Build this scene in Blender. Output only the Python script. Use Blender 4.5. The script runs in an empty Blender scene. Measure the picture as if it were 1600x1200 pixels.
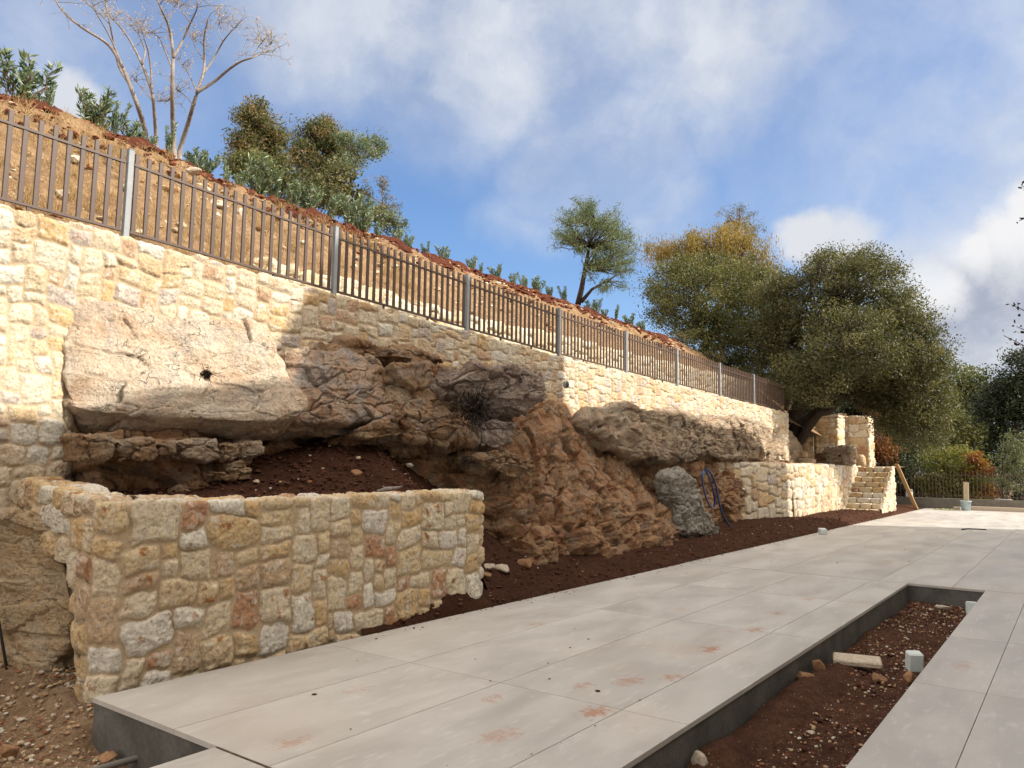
import bpy, math
import numpy as np
sc = bpy.context.scene
C = bpy.data.collections.new("place"); sc.collection.children.link(C)
rs = np.random.RandomState(11)

# ------------------------------------------------------------------ camera
F = 1200.0
RX = np.array([0.8057, 0.5922, 0.0118]); UP = np.array([0.0530, -0.0919, 0.9944])
def _n(v): v = np.array(v, float); return v/np.linalg.norm(v)
_ey = _n([885, -140, F]); _h = _n([-1757, -102, F]); _ez = _n(np.cross(_h, _ey))
if _ez[1] < 0: _ez = -_ez
_ex = -np.cross(_ey, _ez); MM = np.array([_ex, _ey, _ez]); EYE = np.array([0, 0, 1.6])
cam = bpy.data.objects.new("camera", bpy.data.cameras.new("camera")); C.objects.link(cam)
from mathutils import Matrix, Vector
R, U, FW = MM[:, 0], MM[:, 1], MM[:, 2]
cam.matrix_world = Matrix(((R[0], U[0], -FW[0], 0), (R[1], U[1], -FW[1], 0), (R[2], U[2], -FW[2], 1.6), (0, 0, 0, 1)))
cam.data.lens = 27.0; cam.data.sensor_width = 36; cam.data.clip_end = 2000; cam.data.clip_start = 0.05
sc.camera = cam
# rays used to read real positions off the survey of the place
def ray(u, v): return MM @ np.array([(u-800)/F, (600-v)/F, 1.0])
def atx(u, v, x): d = ray(u, v); return EYE + d*(x/d[0])
def aty(u, v, y): d = ray(u, v); return EYE + d*(y/d[1])
def atz(u, v, z): d = ray(u, v); return EYE + d*((z-1.6)/d[2])

# ------------------------------------------------------------------ light
SUN_EL = math.radians(34); SX, SY = 0.912, 0.410
sd = Vector((SX*math.cos(SUN_EL), SY*math.cos(SUN_EL), math.sin(SUN_EL)))
sun = bpy.data.objects.new("sun", bpy.data.lights.new("sun", 'SUN')); C.objects.link(sun)
sun.data.energy = 3.7; sun.data.angle = math.radians(0.55); sun.data.color = (1, 0.93, 0.82)
sun.rotation_euler = sd.to_track_quat('Z', 'Y').to_euler(); sun.location = (20, 10, 20)
sc.view_settings.view_transform = 'Standard'; sc.view_settings.look = 'None'
sc.view_settings.exposure = 0.88; sc.view_settings.gamma = 1; sc.view_settings.use_curve_mapping = False
sc.cycles.max_bounces = 6; sc.cycles.diffuse_bounces = 4; sc.cycles.transparent_max_bounces = 6

class NT:
    def __init__(s, tree): s.t = tree; s.n = tree.nodes; s.l = tree.links
    def new(s, typ, **kw):
        nd = s.n.new(typ)
        for k, v in kw.items(): setattr(nd, k, v)
        return nd
    def put(s, sock, v):
        if hasattr(v, 'is_output'): s.l.new(v, sock)
        elif v is not None:
            try: sock.default_value = v
            except Exception: sock.default_value = (v[0], v[1], v[2], 1) if len(v) == 3 else v
    def math(s, op, a, b=None, c=None, clamp=False):
        nd = s.new('ShaderNodeMath', operation=op, use_clamp=clamp)
        s.put(nd.inputs[0], a)
        if b is not None: s.put(nd.inputs[1], b)
        if c is not None: s.put(nd.inputs[2], c)
        return nd.outputs[0]
    def vmath(s, op, a, b=None, out=0):
        nd = s.new('ShaderNodeVectorMath', operation=op); s.put(nd.inputs[0], a)
        if b is not None: s.put(nd.inputs[1], b)
        return nd.outputs[out]
    def scale(s, a, f):
        nd = s.new('ShaderNodeVectorMath', operation='SCALE'); s.put(nd.inputs[0], a); s.put(nd.inputs['Scale'], f); return nd.outputs[0]
    def noise(s, vec, scale, detail=6, rough=0.55, dist=0.0, col=False):
        nd = s.new('ShaderNodeTexNoise'); s.put(nd.inputs['Vector'], vec); nd.inputs['Scale'].default_value = scale
        nd.inputs['Detail'].default_value = detail; nd.inputs['Roughness'].default_value = rough; nd.inputs['Distortion'].default_value = dist
        return nd.outputs[1 if col else 0]
    def voro(s, vec, scale, feature='F1', out=0):
        nd = s.new('ShaderNodeTexVoronoi', feature=feature); s.put(nd.inputs['Vector'], vec); nd.inputs['Scale'].default_value = scale
        return nd.outputs[out]
    def ramp(s, f, stops, mode='LINEAR'):
        nd = s.new('ShaderNodeValToRGB'); s.put(nd.inputs[0], f); cr = nd.color_ramp; cr.interpolation = mode
        while len(cr.elements) < len(stops): cr.elements.new(0.5)
        for e, (p, c) in zip(cr.elements, stops):
            e.position = p; e.color = (c, c, c, 1) if not hasattr(c, '__len__') else (*c[:3], 1)
        return nd.outputs[0]
    def mix(s, f, a, b, mode='MIX'):
        nd = s.new('ShaderNodeMix', data_type='RGBA', blend_type=mode); s.put(nd.inputs[0], f)
        s.put(nd.inputs[6], (*a[:3], 1) if isinstance(a, tuple) else a); s.put(nd.inputs[7], (*b[:3], 1) if isinstance(b, tuple) else b)
        return nd.outputs[2]
    def mapr(s, f, a, b, c=0.0, d=1.0, smooth=True):
        nd = s.new('ShaderNodeMapRange', interpolation_type='SMOOTHSTEP' if smooth else 'LINEAR')
        s.put(nd.inputs[0], f)
        for i, v in enumerate((a, b, c, d)): s.put(nd.inputs[i+1], v)
        return nd.outputs[0]

def world():
    w = bpy.data.worlds.new("World"); sc.world = w; w.use_nodes = True; t = NT(w.node_tree); w.node_tree.nodes.clear()
    out = t.new('ShaderNodeOutputWorld'); bg = t.new('ShaderNodeBackground'); bg.inputs[1].default_value = 0.15
    sky = t.new('ShaderNodeTexSky', sky_type='NISHITA'); sky.sun_disc = False
    sky.sun_elevation = SUN_EL; sky.sun_rotation = math.atan2(SX, SY); sky.altitude = 300; sky.air_density = 1.0; sky.dust_density = 1.2; sky.ozone_density = 2.0
    d = t.vmath('NORMALIZE', t.new('ShaderNodeTexCoord').outputs['Generated'])
    w1 = t.vmath('SUBTRACT', t.noise(d, 4.0, 8, 0.62, col=True), (0.5, 0.5, 0.5)); dw = t.vmath('ADD', d, t.scale(w1, 0.16))
    w2 = t.vmath('SUBTRACT', t.noise(d, 14.0, 6, 0.6, col=True), (0.5, 0.5, 0.5)); dc = t.vmath('ADD', d, t.scale(w2, 0.06))
    dc = t.vmath('ADD', dc, t.scale(w1, 0.05))
    def blob(vec, u, v, rin, rout, amt, sq=1.0):
        c = _n(ray(u, v)); c = tuple(c)
        df = t.vmath('SUBTRACT', vec, c)
        df = t.vmath('MULTIPLY', df, (1, 1, sq))
        dist = t.vmath('LENGTH', df, out=1)
        return t.mapr(dist, rout, rin, 0.0, amt)
    def acc(items, vec):
        o = None
        for it in items:
            b = blob(vec, *it); o = b if o is None else t.math('MAXIMUM', o, b)
        return o
    # thin high veils and soft grey masses
    soft = acc([(750, 20, .10, .36, .85, 1.6), (1100, 60, .05, .30, .85, 1.8), (560, 50, .05, .24, .75, 1.5), (1450, 30, .02, .2, .5, 1.6), (930, 250, .07, .15, .85, 1.1), (850, 330, .02, .10, .5, 1.2), (1000, 310, .03, .13, .75, 1.2),
                (20, 100, .02, .15, .6, 1.0), (1560, 80, .02, .16, .55, 1.3), (1550, 130, .01, .08, .5, 2.), (1410, 260, .01, .09, .6, 1.5), (-200, 300, .1, .5, .6, 1.), (2300, 200, .2, .8, .8, 1.2), (800, -900, .1, .7, .75, 1)], dw)
    sn = t.mapr(t.noise(dw, 4.5, 9, 0.62), 0.30, 0.64, 0.5, 1.12)
    soft = t.math('MULTIPLY', soft, sn, clamp=True)
    back = t.mapr(t.noise(d, 2.0, 8, 0.6), 0.48, 0.62, 0.0, 0.75)
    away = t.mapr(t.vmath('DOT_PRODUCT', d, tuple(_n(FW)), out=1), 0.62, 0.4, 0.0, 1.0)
    # crisp cumulus near the horizon
    cum = acc([(1600, 430, .06, .085, 1, 1.), (1520, 460, .03, .055, 1, 1.), (1460, 500, .02, .045, 1, 1.1), (1560, 560, .08, .13, .95, 1.1), (1660, 380, .05, .08, 1, 1.), (1480, 570, .03, .07, .85, 1.2),
               (1700, 600, .2, .3, .9, 1.4)], dc)
    cu2 = acc([(1270, 370, .022, .05, .95, 1.2), (1320, 380, .02, .06, .9, 1.2), (1380, 400, .0, .05, .7, 1.3), (110, 175, .02, .045, .85, 1.), (1420, 430, .0, .04, .5, 1.5)], dc)
    tex = t.noise(dc, 9.0, 8, 0.6)
    csoft = t.ramp(tex, [(0.3, (2.0, 2.2, 2.62)), (0.7, (2.85, 2.98, 3.2))])
    shade = t.ramp(t.math('ADD', t.noise(t.vmath('MULTIPLY', dc, (1, 1, 1.6)), 6.0, 7, 0.6), t.math('MULTIPLY', t.math('SUBTRACT', cum, 0.6), 0.0)), [(0.42, (1.5, 1.65, 2.05)), (0.6, (2.4, 2.5, 2.7))])
    rim = acc([(1590, 345, .02, .09, 1, 1.), (1520, 385, .01, .06, 1, 1.), (1450, 455, .01, .05, 1, 1.)], dc)
    shade = t.mix(rim, shade, (3.3, 3.3, 3.35))
    hs = t.new('ShaderNodeHueSaturation'); hs.inputs['Saturation'].default_value = 1.12; hs.inputs['Value'].default_value = 0.68; t.put(hs.inputs['Color'], sky.outputs[0])
    base = t.mix(1.0, hs.outputs[0], (0.95, 0.97, 1.06), 'MULTIPLY')
    c1 = t.mix(soft, base, csoft)
    c2 = t.mix(cu2, c1, (2.8, 2.85, 3.0))
    c3 = t.mix(cum, c2, shade)
    # warm broken cloud added as fill light in unseen sky, brightest round the sun
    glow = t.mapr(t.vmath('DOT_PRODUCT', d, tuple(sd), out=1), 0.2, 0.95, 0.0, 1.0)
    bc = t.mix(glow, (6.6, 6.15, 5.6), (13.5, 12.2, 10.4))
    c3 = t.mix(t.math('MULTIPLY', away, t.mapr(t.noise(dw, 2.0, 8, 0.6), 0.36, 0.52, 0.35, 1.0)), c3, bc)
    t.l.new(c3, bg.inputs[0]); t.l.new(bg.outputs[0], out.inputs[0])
world()

# ------------------------------------------------------------------ numpy noise
def _hash(ix, iy, iz, seed):
    h = (ix.astype(np.int64)*374761393 + iy.astype(np.int64)*668265263 + iz.astype(np.int64)*1274126177 + seed*974711) & 0xFFFFFFFF
    h = ((h ^ (h >> 13))*1103515245) & 0xFFFFFFFF
    h = ((h ^ (h >> 16))*2246822519) & 0xFFFFFFFF
    return h ^ (h >> 15)
def pn(P, seed=0):
    i = np.floor(P); f = P - i; i = i.astype(np.int64); w = f*f*f*(f*(f*6-15)+10); res = 0
    for dx in (0, 1):
        wx = w[:, 0] if dx else 1-w[:, 0]
        for dy in (0, 1):
            wy = w[:, 1] if dy else 1-w[:, 1]
            for dz in (0, 1):
                wz = w[:, 2] if dz else 1-w[:, 2]
                h = _hash(i[:, 0]+dx, i[:, 1]+dy, i[:, 2]+dz, seed)
                g = np.where(h & 8, 1., -1.)*(f[:, 0]-dx) + np.where(h & 16, 1., -1.)*(f[:, 1]-dy) + np.where(h & 32, 1., -1.)*(f[:, 2]-dz)
                res = res + wx*wy*wz*g
    return res
def fbm(P, scale, octv=4, gain=0.5, seed=0, ridged=False):
    a, s, o, tot = 1., scale, 0, 0
    for k in range(octv):
        v = pn(P*s + 17.3*k, seed+k)
        if ridged: v = 1-2*np.abs(v)
        o = o + a*v; tot += a; a *= gain; s *= 2.03
    return o/tot
def h1(i, j, s): return (_hash(np.asarray(i), np.asarray(j), np.asarray(i)*0, s) & 0xFFFF)/65535.0
def sst(a, b, x): t = np.clip((x-a)/(b-a), 0, 1); return t*t*(3-2*t)

# ------------------------------------------------------------------ objects
def tag(o, label=None, cat=None, group=None, kind=None):
    if label: o['label'] = label
    if cat: o['category'] = cat
    if group: o['group'] = group
    if kind: o['kind'] = kind
    return o
def empty(name, loc, label, cat, group=None, rz=0):
    o = bpy.data.objects.new(name, None); C.objects.link(o); o.location = loc; o.rotation_euler = (0, 0, rz); o.empty_display_size = 0.1
    return tag(o, label, cat, group)
def mob(name, V, Fc, mat, parent=None, smooth=True, col=None, world_verts=True):
    V = np.asarray(V, float); me = bpy.data.meshes.new(name)
    if parent is not None and world_verts: V = V - np.array(parent.location)
    Fs = Fc if isinstance(Fc, list) and len(Fc) and isinstance(Fc[0], np.ndarray) and Fc[0].ndim == 2 else [np.asarray(Fc)]
    nl = sum(f.size for f in Fs); nf = sum(len(f) for f in Fs)
    me.vertices.add(len(V)); me.vertices.foreach_set('co', V.ravel())
    me.loops.add(nl); me.loops.foreach_set('vertex_index', np.concatenate([f.ravel() for f in Fs]).astype(np.int32))
    me.polygons.add(nf); st = []; k = 0
    for f in Fs:
        st.append(k + np.arange(len(f))*f.shape[1]); k += f.size
    me.polygons.foreach_set('loop_start', np.concatenate(st).astype(np.int32))
    me.update(calc_edges=True); me.validate()
    me.polygons.foreach_set('use_smooth', [smooth]*len(me.polygons))
    if col is not None:
        a = me.color_attributes.new('sd', 'FLOAT_COLOR', 'POINT'); cc = np.ones((len(V), 4)); cc[:, :col.shape[1]] = col
        a.data.foreach_set('color', cc.ravel())
    if mat: me.materials.append(mat)
    o = bpy.data.objects.new(name, me); C.objects.link(o)
    if parent is not None: o.parent = parent
    return o
def gridf(nu, nv, wrap=False):
    i = np.arange(nu if wrap else nu-1)[:, None]; j = np.arange(nv-1)[None, :]
    a = i*nv+j; b = ((i+1) % nu)*nv+j
    return np.stack([a, b, b+1, a+1], -1).reshape(-1, 4)
class Bag:      # collects simple shapes for ONE mesh
    def __init__(s): s.V = []; s.Q = []; s.T = []; s.n = 0
    def add(s, V, Q=None, T=None):
        V = np.asarray(V, float)
        if Q is not None and len(Q): s.Q.append(np.asarray(Q)+s.n)
        if T is not None and len(T): s.T.append(np.asarray(T)+s.n)
        s.V.append(V); s.n += len(V); return s
    def box(s, lo, hi, M=None, bev=0.0):
        x0, y0, z0 = lo; x1, y1, z1 = hi
        if bev <= 0:
            V = np.array([(x, y, z) for x in (x0, x1) for y in (y0, y1) for z in (z0, z1)], float)
            Q = [(0, 1, 3, 2), (4, 6, 7, 5), (0, 4, 5, 1), (2, 3, 7, 6), (0, 2, 6, 4), (1, 5, 7, 3)]; T = None
        else:
            b = bev; V = []; idx = {}
            for ix, x in enumerate((x0, x1)):
                for iy, y in enumerate((y0, y1)):
                    for iz, z in enumerate((z0, z1)):
                        sx, sy, sz = (1, -1)[ix]*b, (1, -1)[iy]*b, (1, -1)[iz]*b
                        idx[ix, iy, iz] = len(V); V += [(x, y+sy, z+sz), (x+sx, y, z+sz), (x+sx, y+sy, z)]
            Q = []; T = [(idx[k], idx[k]+1, idx[k]+2) for k in idx]
            g = lambda a, k: idx[a]+k
            for ix in (0, 1): Q.append((g((ix, 0, 0), 0), g((ix, 1, 0), 0), g((ix, 1, 1), 0), g((ix, 0, 1), 0)))
            for iy in (0, 1): Q.append((g((0, iy, 0), 1), g((1, iy, 0), 1), g((1, iy, 1), 1), g((0, iy, 1), 1)))
            for iz in (0, 1): Q.append((g((0, 0, iz), 2), g((1, 0, iz), 2), g((1, 1, iz), 2), g((0, 1, iz), 2)))
            for a in (0, 1):
                for c in (0, 1):
                    Q.append((g((a, c, 0), 0), g((a, c, 0), 1), g((a, c, 1), 1), g((a, c, 1), 0)))
                    Q.append((g((a, 0, c), 0), g((a, 0, c), 2), g((a, 1, c), 2), g((a, 1, c), 0)))
                    Q.append((g((0, a, c), 1), g((0, a, c), 2), g((1, a, c), 2), g((1, a, c), 1)))
            V = np.array(V, float)
        if M is not None: V = V @ np.asarray(M)[:3, :3].T + np.asarray(M)[:3, 3]
        return s.add(V, Q, T)
    def tube(s, P, r, n=6, cap=True):
        P = np.asarray(P, float); m = len(P); r = np.broadcast_to(r, (m,)) if np.ndim(r) else np.full(m, r)
        t = np.gradient(P, axis=0); t /= np.linalg.norm(t, axis=1)[:, None]+1e-9
        ref = np.array([0.31, 0.17, 0.93]) if abs(t[0] @ np.array([0.31, 0.17, 0.93])) < 0.9 else np.array([1., 0, 0])
        A = np.cross(t, ref); A /= np.linalg.norm(A, axis=1)[:, None]+1e-9; B = np.cross(t, A)
        th = np.arange(n)*2*math.pi/n
        V = P[:, None] + r[:, None, None]*(A[:, None]*np.cos(th)[None, :, None] + B[:, None]*np.sin(th)[None, :, None])
        Q = [(i*n+j, i*n+(j+1) % n, (i+1)*n+(j+1) % n, (i+1)*n+j) for i in range(m-1) for j in range(n)]
        V = V.reshape(-1, 3); T = []
        if cap:
            V = np.vstack([V, P[0], P[-1]]); k = m*n
            T = [(k, (j+1) % n, j) for j in range(n)] + [(k+1, (m-1)*n+j, (m-1)*n+(j+1) % n) for j in range(n)]
        return s.add(V, Q, T)
    def lathe(s, prof, c=(0, 0, 0), n=24):
        th = np.arange(n)*2*math.pi/n; V = np.array([(c[0]+r*math.cos(a), c[1]+r*math.sin(a), c[2]+z) for r, z in prof for a in th])
        m = len(prof); return s.add(V, [(i*n+j, i*n+(j+1) % n, (i+1)*n+(j+1) % n, (i+1)*n+j) for i in range(m-1) for j in range(n)])
    def build(s, name, mat, parent=None, smooth=False, col=None, **k):
        Fs = [np.concatenate(x) for x in (s.Q, s.T) if x]
        return mob(name, np.concatenate(s.V), Fs, mat, parent, smooth, col, **k)

# ------------------------------------------------------------------ materials
def mat(name, rough=0.85, spec=0.3):
    m = bpy.data.materials.new(name); m.use_nodes = True; t = NT(m.node_tree)
    b = m.node_tree.nodes['Principled BSDF']; b.inputs['Roughness'].default_value = rough; b.inputs['Specular IOR Level'].default_value = spec
    return m, t, b
def bump(t, b, h, strength=0.5, dist=0.02, prev=None):
    nd = t.new('ShaderNodeBump'); nd.inputs['Strength'].default_value = strength; nd.inputs['Distance'].default_value = dist; t.put(nd.inputs['Height'], h)
    if prev is not None: t.l.new(prev, nd.inputs['Normal'])
    t.l.new(nd.outputs[0], b.inputs['Normal']); return nd.outputs[0]
def P_(t): return t.new('ShaderNodeNewGeometry').outputs['Position']

def masonry_mat(name, stops, mortar, patch=0.5, hv=1.0):
    m, t, b = mat(name, 0.92, 0.15); p = P_(t)
    a = t.new('ShaderNodeVertexColor'); a.layer_name = 'sd'; sp = t.new('ShaderNodeSeparateColor'); t.l.new(a.outputs[0], sp.inputs[0])
    idv, mask, id2 = sp.outputs
    n1 = t.noise(p, 9, 6, 0.6); n2 = t.noise(p, 38, 8, 0.65); n3 = t.noise(p, 3.3, 4, 0.5)
    base = t.ramp(idv, stops, 'CONSTANT')
    # rusty and chalky patches inside a stone
    off = t.vmath('ADD', p, t.vmath('MULTIPLY', (1, 1, 1), a.outputs[0]))
    n5 = t.noise(off, 7, 5, 0.6, 0.5)
    rust = t.math('MULTIPLY', t.mapr(n5, 0.56, 0.66), t.mapr(id2, 0.35, 0.6, 0.0, patch))
    c = t.mix(rust, base, (0.36, 0.15, 0.055))
    ch = t.math('MULTIPLY', t.mapr(n5, 0.47, 0.36), 0.75)
    c = t.mix(ch, c, (0.66, 0.60, 0.50))
    c = t.mix(1.0, c, t.ramp(n2, [(0.3, 0.5), (0.48, 0.96), (0.72, 1.2)]), 'MULTIPLY')
    c = t.mix(1.0, c, t.ramp(n1, [(0.3, 0.82), (0.7, 1.1)]), 'MULTIPLY')
    pit = t.mapr(t.voro(p, 55), 0.16, 0.05); c = t.mix(t.math('MULTIPLY', t.mapr(t.noise(off, 16, 6, .7), .55, .64), .5), c, (.64, .60, .52))
    c = t.mix(t.math('MULTIPLY', pit, t.mapr(n1, 0.5, 0.65, 0, 0.5)), c, (0.12, 0.07, 0.04))
    mo = t.mix(t.noise(p, 60, 4, 0.7), tuple(0.85*x for x in mortar), tuple(1.12*x for x in mortar))
    mo = t.mix(t.mapr(n3, 0.45, 0.65, 0, 0.35), mo, (0.36, 0.25, 0.14))
    mk = t.math('ADD', mask, t.math('MULTIPLY', t.math('SUBTRACT', n2, 0.5), 0.5), clamp=True)
    c = t.mix(t.mapr(mk, 0.25, 0.5), mo, c)
    t.l.new(c, b.inputs['Base Color'])
    h = t.math('ADD', t.math('MULTIPLY', n2, 1.0), t.math('MULTIPLY', t.noise(p, 120, 4, 0.7), 0.4))
    bump(t, b, h, 0.8*hv, 0.025); return m
S = lambda *r: [(i/len(r), c) for i, c in enumerate(r)]
M_wall = masonry_mat('cream_masonry', S((.57, .46, .31), (.60, .53, .41), (.56, .42, .26), (.62, .58, .49), (.58, .48, .35), (.55, .38, .20), (.61, .52, .38), (.47, .40, .35), (.60, .50, .36), (.50, .34, .22)), (.53, .42, .29), .4)
M_plant = masonry_mat('ochre_masonry', S((.62, .48, .30), (.66, .56, .40), (.60, .41, .20), (.70, .65, .54), (.62, .48, .29), (.46, .26, .15), (.66, .54, .37), (.68, .62, .53), (.60, .43, .23), (.67, .56, .40), (.53, .38, .24)), (.53, .41, .27), .9)
M_terr = masonry_mat('pale_masonry', S((.62, .53, .38), (.66, .60, .46), (.58, .46, .28), (.64, .55, .40)), (.42, .29, .17), .3)

def rock_mat(name, stops, dark=(.10, .065, .045), grey=(.30, .27, .25), gamt=.5, soil=.3, strat=3.0, sc_=1.0, darkamt=.7, tilt=0.0):
    m, t, b = mat(name, 0.95, 0.12); p = P_(t)
    pw = t.vmath('ADD', p, t.scale(t.vmath('SUBTRACT', t.noise(p, 1.6, 4, .5, col=True), (.5, .5, .5)), 0.5))
    vr = t.new('ShaderNodeVectorRotate', rotation_type='X_AXIS'); t.put(vr.inputs['Vector'], pw); vr.inputs['Angle'].default_value = tilt
    ps = t.vmath('MULTIPLY', vr.outputs[0], (1, 1, strat))
    n1 = t.noise(ps, 1.7*sc_, 8, .62); n2 = t.noise(p, 6*sc_, 10, .68); n3 = t.noise(ps, 4.2*sc_, 9, .72); n4 = t.noise(p, 34, 8, .7); n6 = t.noise(pw, 2.6*sc_, 6, .6)
    c = t.ramp(t.math('ADD', t.math('MULTIPLY', n1, .62), t.math('MULTIPLY', n2, .38)), stops)
    c = t.mix(t.mapr(n6, .50, .62, 0, gamt), c, grey)
    c = t.mix(t.mapr(n3, .60, .71, 0, darkamt), c, dark)
    c = t.mix(t.mapr(t.noise(pw, 1.9, 7, .65), .56, .66, 0, soil), c, (.20, .075, .035))
    c = t.mix(1.0, c, t.ramp(n4, [(.28, .55), (.5, 1.0), (.74, 1.25)]), 'MULTIPLY')
    c = t.mix(t.mapr(t.voro(t.vmath('ADD', p, t.scale(n2, .05)), 26), .14, .03, 0, .6), c, tuple(x*.8 for x in dark))
    rg = t.math('ABSOLUTE', t.math('SUBTRACT', t.noise(t.vmath('MULTIPLY', pw, (.8, .8, 1.6)), 1.7*sc_, 5, .6, 0.), .5))
    crack = t.math('MULTIPLY', t.mapr(rg, .012, .001), t.mapr(n2, .48, .56))
    c = t.mix(t.math('MULTIPLY', crack, darkamt*.8), c, tuple(x*.45 for x in dark))
    t.l.new(c, b.inputs['Base Color'])
    h = t.math('ADD', t.math('MULTIPLY', n3, 1.3), t.math('ADD', t.math('MULTIPLY', n4, .55), t.math('MULTIPLY', n2, .8)))
    h = t.math('SUBTRACT', h, t.math('MULTIPLY', crack, .6))
    h = t.math('ADD', h, t.math('MULTIPLY', t.noise(p, 110, 4, .7), .2))
    bump(t, b, h, 1.0, 0.06); return m
M_pale = rock_mat('pale_limestone', [(.3, (.44, .27, .15)), (.41, (.60, .44, .31)), (.5, (.66, .53, .40)), (.6, (.69, .60, .48)), (.72, (.58, .40, .25))], grey=(.50, .47, .43), gamt=.4, soil=.3, strat=1.3, darkamt=.3)
M_grey = rock_mat('grey_limestone', [(.3, (.27, .145, .09)), (.44, (.43, .28, .185)), (.54, (.45, .35, .265)), (.66, (.47, .34, .22))], grey=(.38, .35, .325), gamt=.75, soil=.4, strat=1.8, darkamt=.55)
M_darkr = rock_mat('weathered_dark_limestone', [(.3, (.15, .10, .08)), (.45, (.29, .21, .165)), (.56, (.37, .30, .25)), (.68, (.42, .32, .235))], grey=(.32, .285, .265), gamt=.6, soil=.25, strat=1.4, sc_=1.5, darkamt=.7)
M_brown = rock_mat('brown_bedrock', [(.3, (.14, .06, .032)), (.42, (.29, .16, .085)), (.52, (.40, .27, .165)), (.60, (.44, .33, .215)), (.7, (.33, .27, .22))], dark=(.08, .045, .03), grey=(.30, .26, .23), gamt=.5, soil=.6, strat=2.6, sc_=1.7, darkamt=.75, tilt=.6)
M_cliff = rock_mat('cliff_rock', [(.3, (.15, .062, .032)), (.41, (.31, .145, .075)), (.5, (.42, .245, .135)), (.6, (.48, .32, .19)), (.7, (.35, .27, .20))], dark=(.08, .045, .03), grey=(.30, .26, .21), gamt=.5, soil=.6, strat=3.6, sc_=1.5, darkamt=.7, tilt=.6)
M_tan = rock_mat('tan_bedrock', [(.3, (.50, .32, .17)), (.45, (.62, .44, .26)), (.55, (.67, .51, .33)), (.68, (.70, .56, .39))], grey=(.62, .54, .43), gamt=.35, soil=.12, strat=6, darkamt=.35)
M_ledge = rock_mat('ledge_limestone', [(.3, (.21, .125, .08)), (.43, (.38, .27, .18)), (.54, (.46, .36, .26)), (.68, (.48, .37, .24))], grey=(.38, .345, .30), gamt=.45, soil=.3, strat=2., sc_=1.1, darkamt=.6)
M_stand = rock_mat('lichened_boulder', [(.3, (.16, .13, .10)), (.45, (.34, .30, .25)), (.55, (.44, .41, .36)), (.68, (.38, .31, .23))], dark=(.07, .06, .05), grey=(.44, .42, .38), gamt=.5, soil=.05, strat=1, sc_=2.6, darkamt=.85)

def soil_mat(name, a, b_, specks=.5, sc_=1.0):
    m, t, b = mat(name, 0.97, 0.08); p = P_(t)
    n1 = t.noise(p, 3, 6, .6); n2 = t.noise(p, 22*sc_, 9, .7); n3 = t.noise(p, 90*sc_, 5, .7)
    c = t.mix(t.mapr(n2, .35, .65), a, b_)
    c = t.mix(t.mapr(n1, .4, .65, 0, .5), c, tuple(.7*x for x in a))
    v = t.new('ShaderNodeTexVoronoi'); t.put(v.inputs['Vector'], p); v.inputs['Scale'].default_value = 42*sc_
    sp = t.new('ShaderNodeSeparateColor'); t.l.new(v.outputs['Color'], sp.inputs[0])
    ms = t.math('MULTIPLY', t.mapr(v.outputs[0], .24, .15), t.mapr(sp.outputs[0], .86, .9, 0, specks))
    c = t.mix(ms, c, t.ramp(sp.outputs[1], [(0, (.34, .2, .12)), (.5, (.45, .36, .26)), (1, (.55, .5, .44))]))
    c = t.mix(1.0, c, t.ramp(n3, [(.3, .6), (.7, 1.3)]), 'MULTIPLY'); t.l.new(c, b.inputs['Base Color'])
    bump(t, b, t.math('ADD', t.math('MULTIPLY', n2, 1.2), t.math('ADD', t.math('MULTIPLY', n3, .5), t.math('MULTIPLY', ms, .6))), 1.0, .035); return m
M_soil = soil_mat('red_soil', (.050, .022, .013), (.088, .038, .022), .3)
M_trench = soil_mat('gravelly_red_soil', (.075, .034, .022), (.13, .062, .038), 1.)
M_gravel = soil_mat('gravelly_ground', (.25, .155, .09), (.40, .28, .18), 1.0, .8)
M_slope = soil_mat('tan_slope', (.21, .13, .07), (.33, .22, .125), .9, .5)
M_berm = soil_mat('fresh_red_soil', (.085, .028, .017), (.14, .048, .028), .2)
M_dirt = soil_mat('dirt', (.12, .08, .05), (.17, .12, .07), .4)

def stone_mat(name, cols, per=True):
    m, t, b = mat(name, .92, .15); p = P_(t)
    a = t.new('ShaderNodeVertexColor'); a.layer_name = 'sd'; sp = t.new('ShaderNodeSeparateColor'); t.l.new(a.outputs[0], sp.inputs[0])
    c = t.ramp(sp.outputs[0], S(*cols), 'CONSTANT') if per else t.mix(t.noise(p, 14, 5, .6), cols[0], cols[1])
    n = t.noise(p, 45, 7, .7); c = t.mix(1.0, c, t.ramp(n, [(.3, .6), (.7, 1.25)]), 'MULTIPLY'); t.l.new(c, b.inputs['Base Color'])
    bump(t, b, n, .7, .02); return m
M_peb = stone_mat('pebbles', [(.45, .30, .17), (.52, .42, .30), (.30, .13, .07), (.60, .55, .46), (.38, .25, .15), (.25, .11, .06), (.5, .35, .2)])
M_clod = stone_mat('clods', [(.07, .026, .016), (.09, .035, .021), (.06, .024, .015), (.12, .05, .03)])
M_clodr = stone_mat('ridge_clods', [(.14, .045, .025), (.19, .068, .036), (.12, .04, .024), (.24, .10, .055)])
M_whst = stone_mat('chalky_stone', [(.60, .55, .46), (.45, .33, .22)], False)
M_ochst = stone_mat('ochre_stone', [(.36, .22, .12), (.26, .13, .07)], False)

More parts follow.
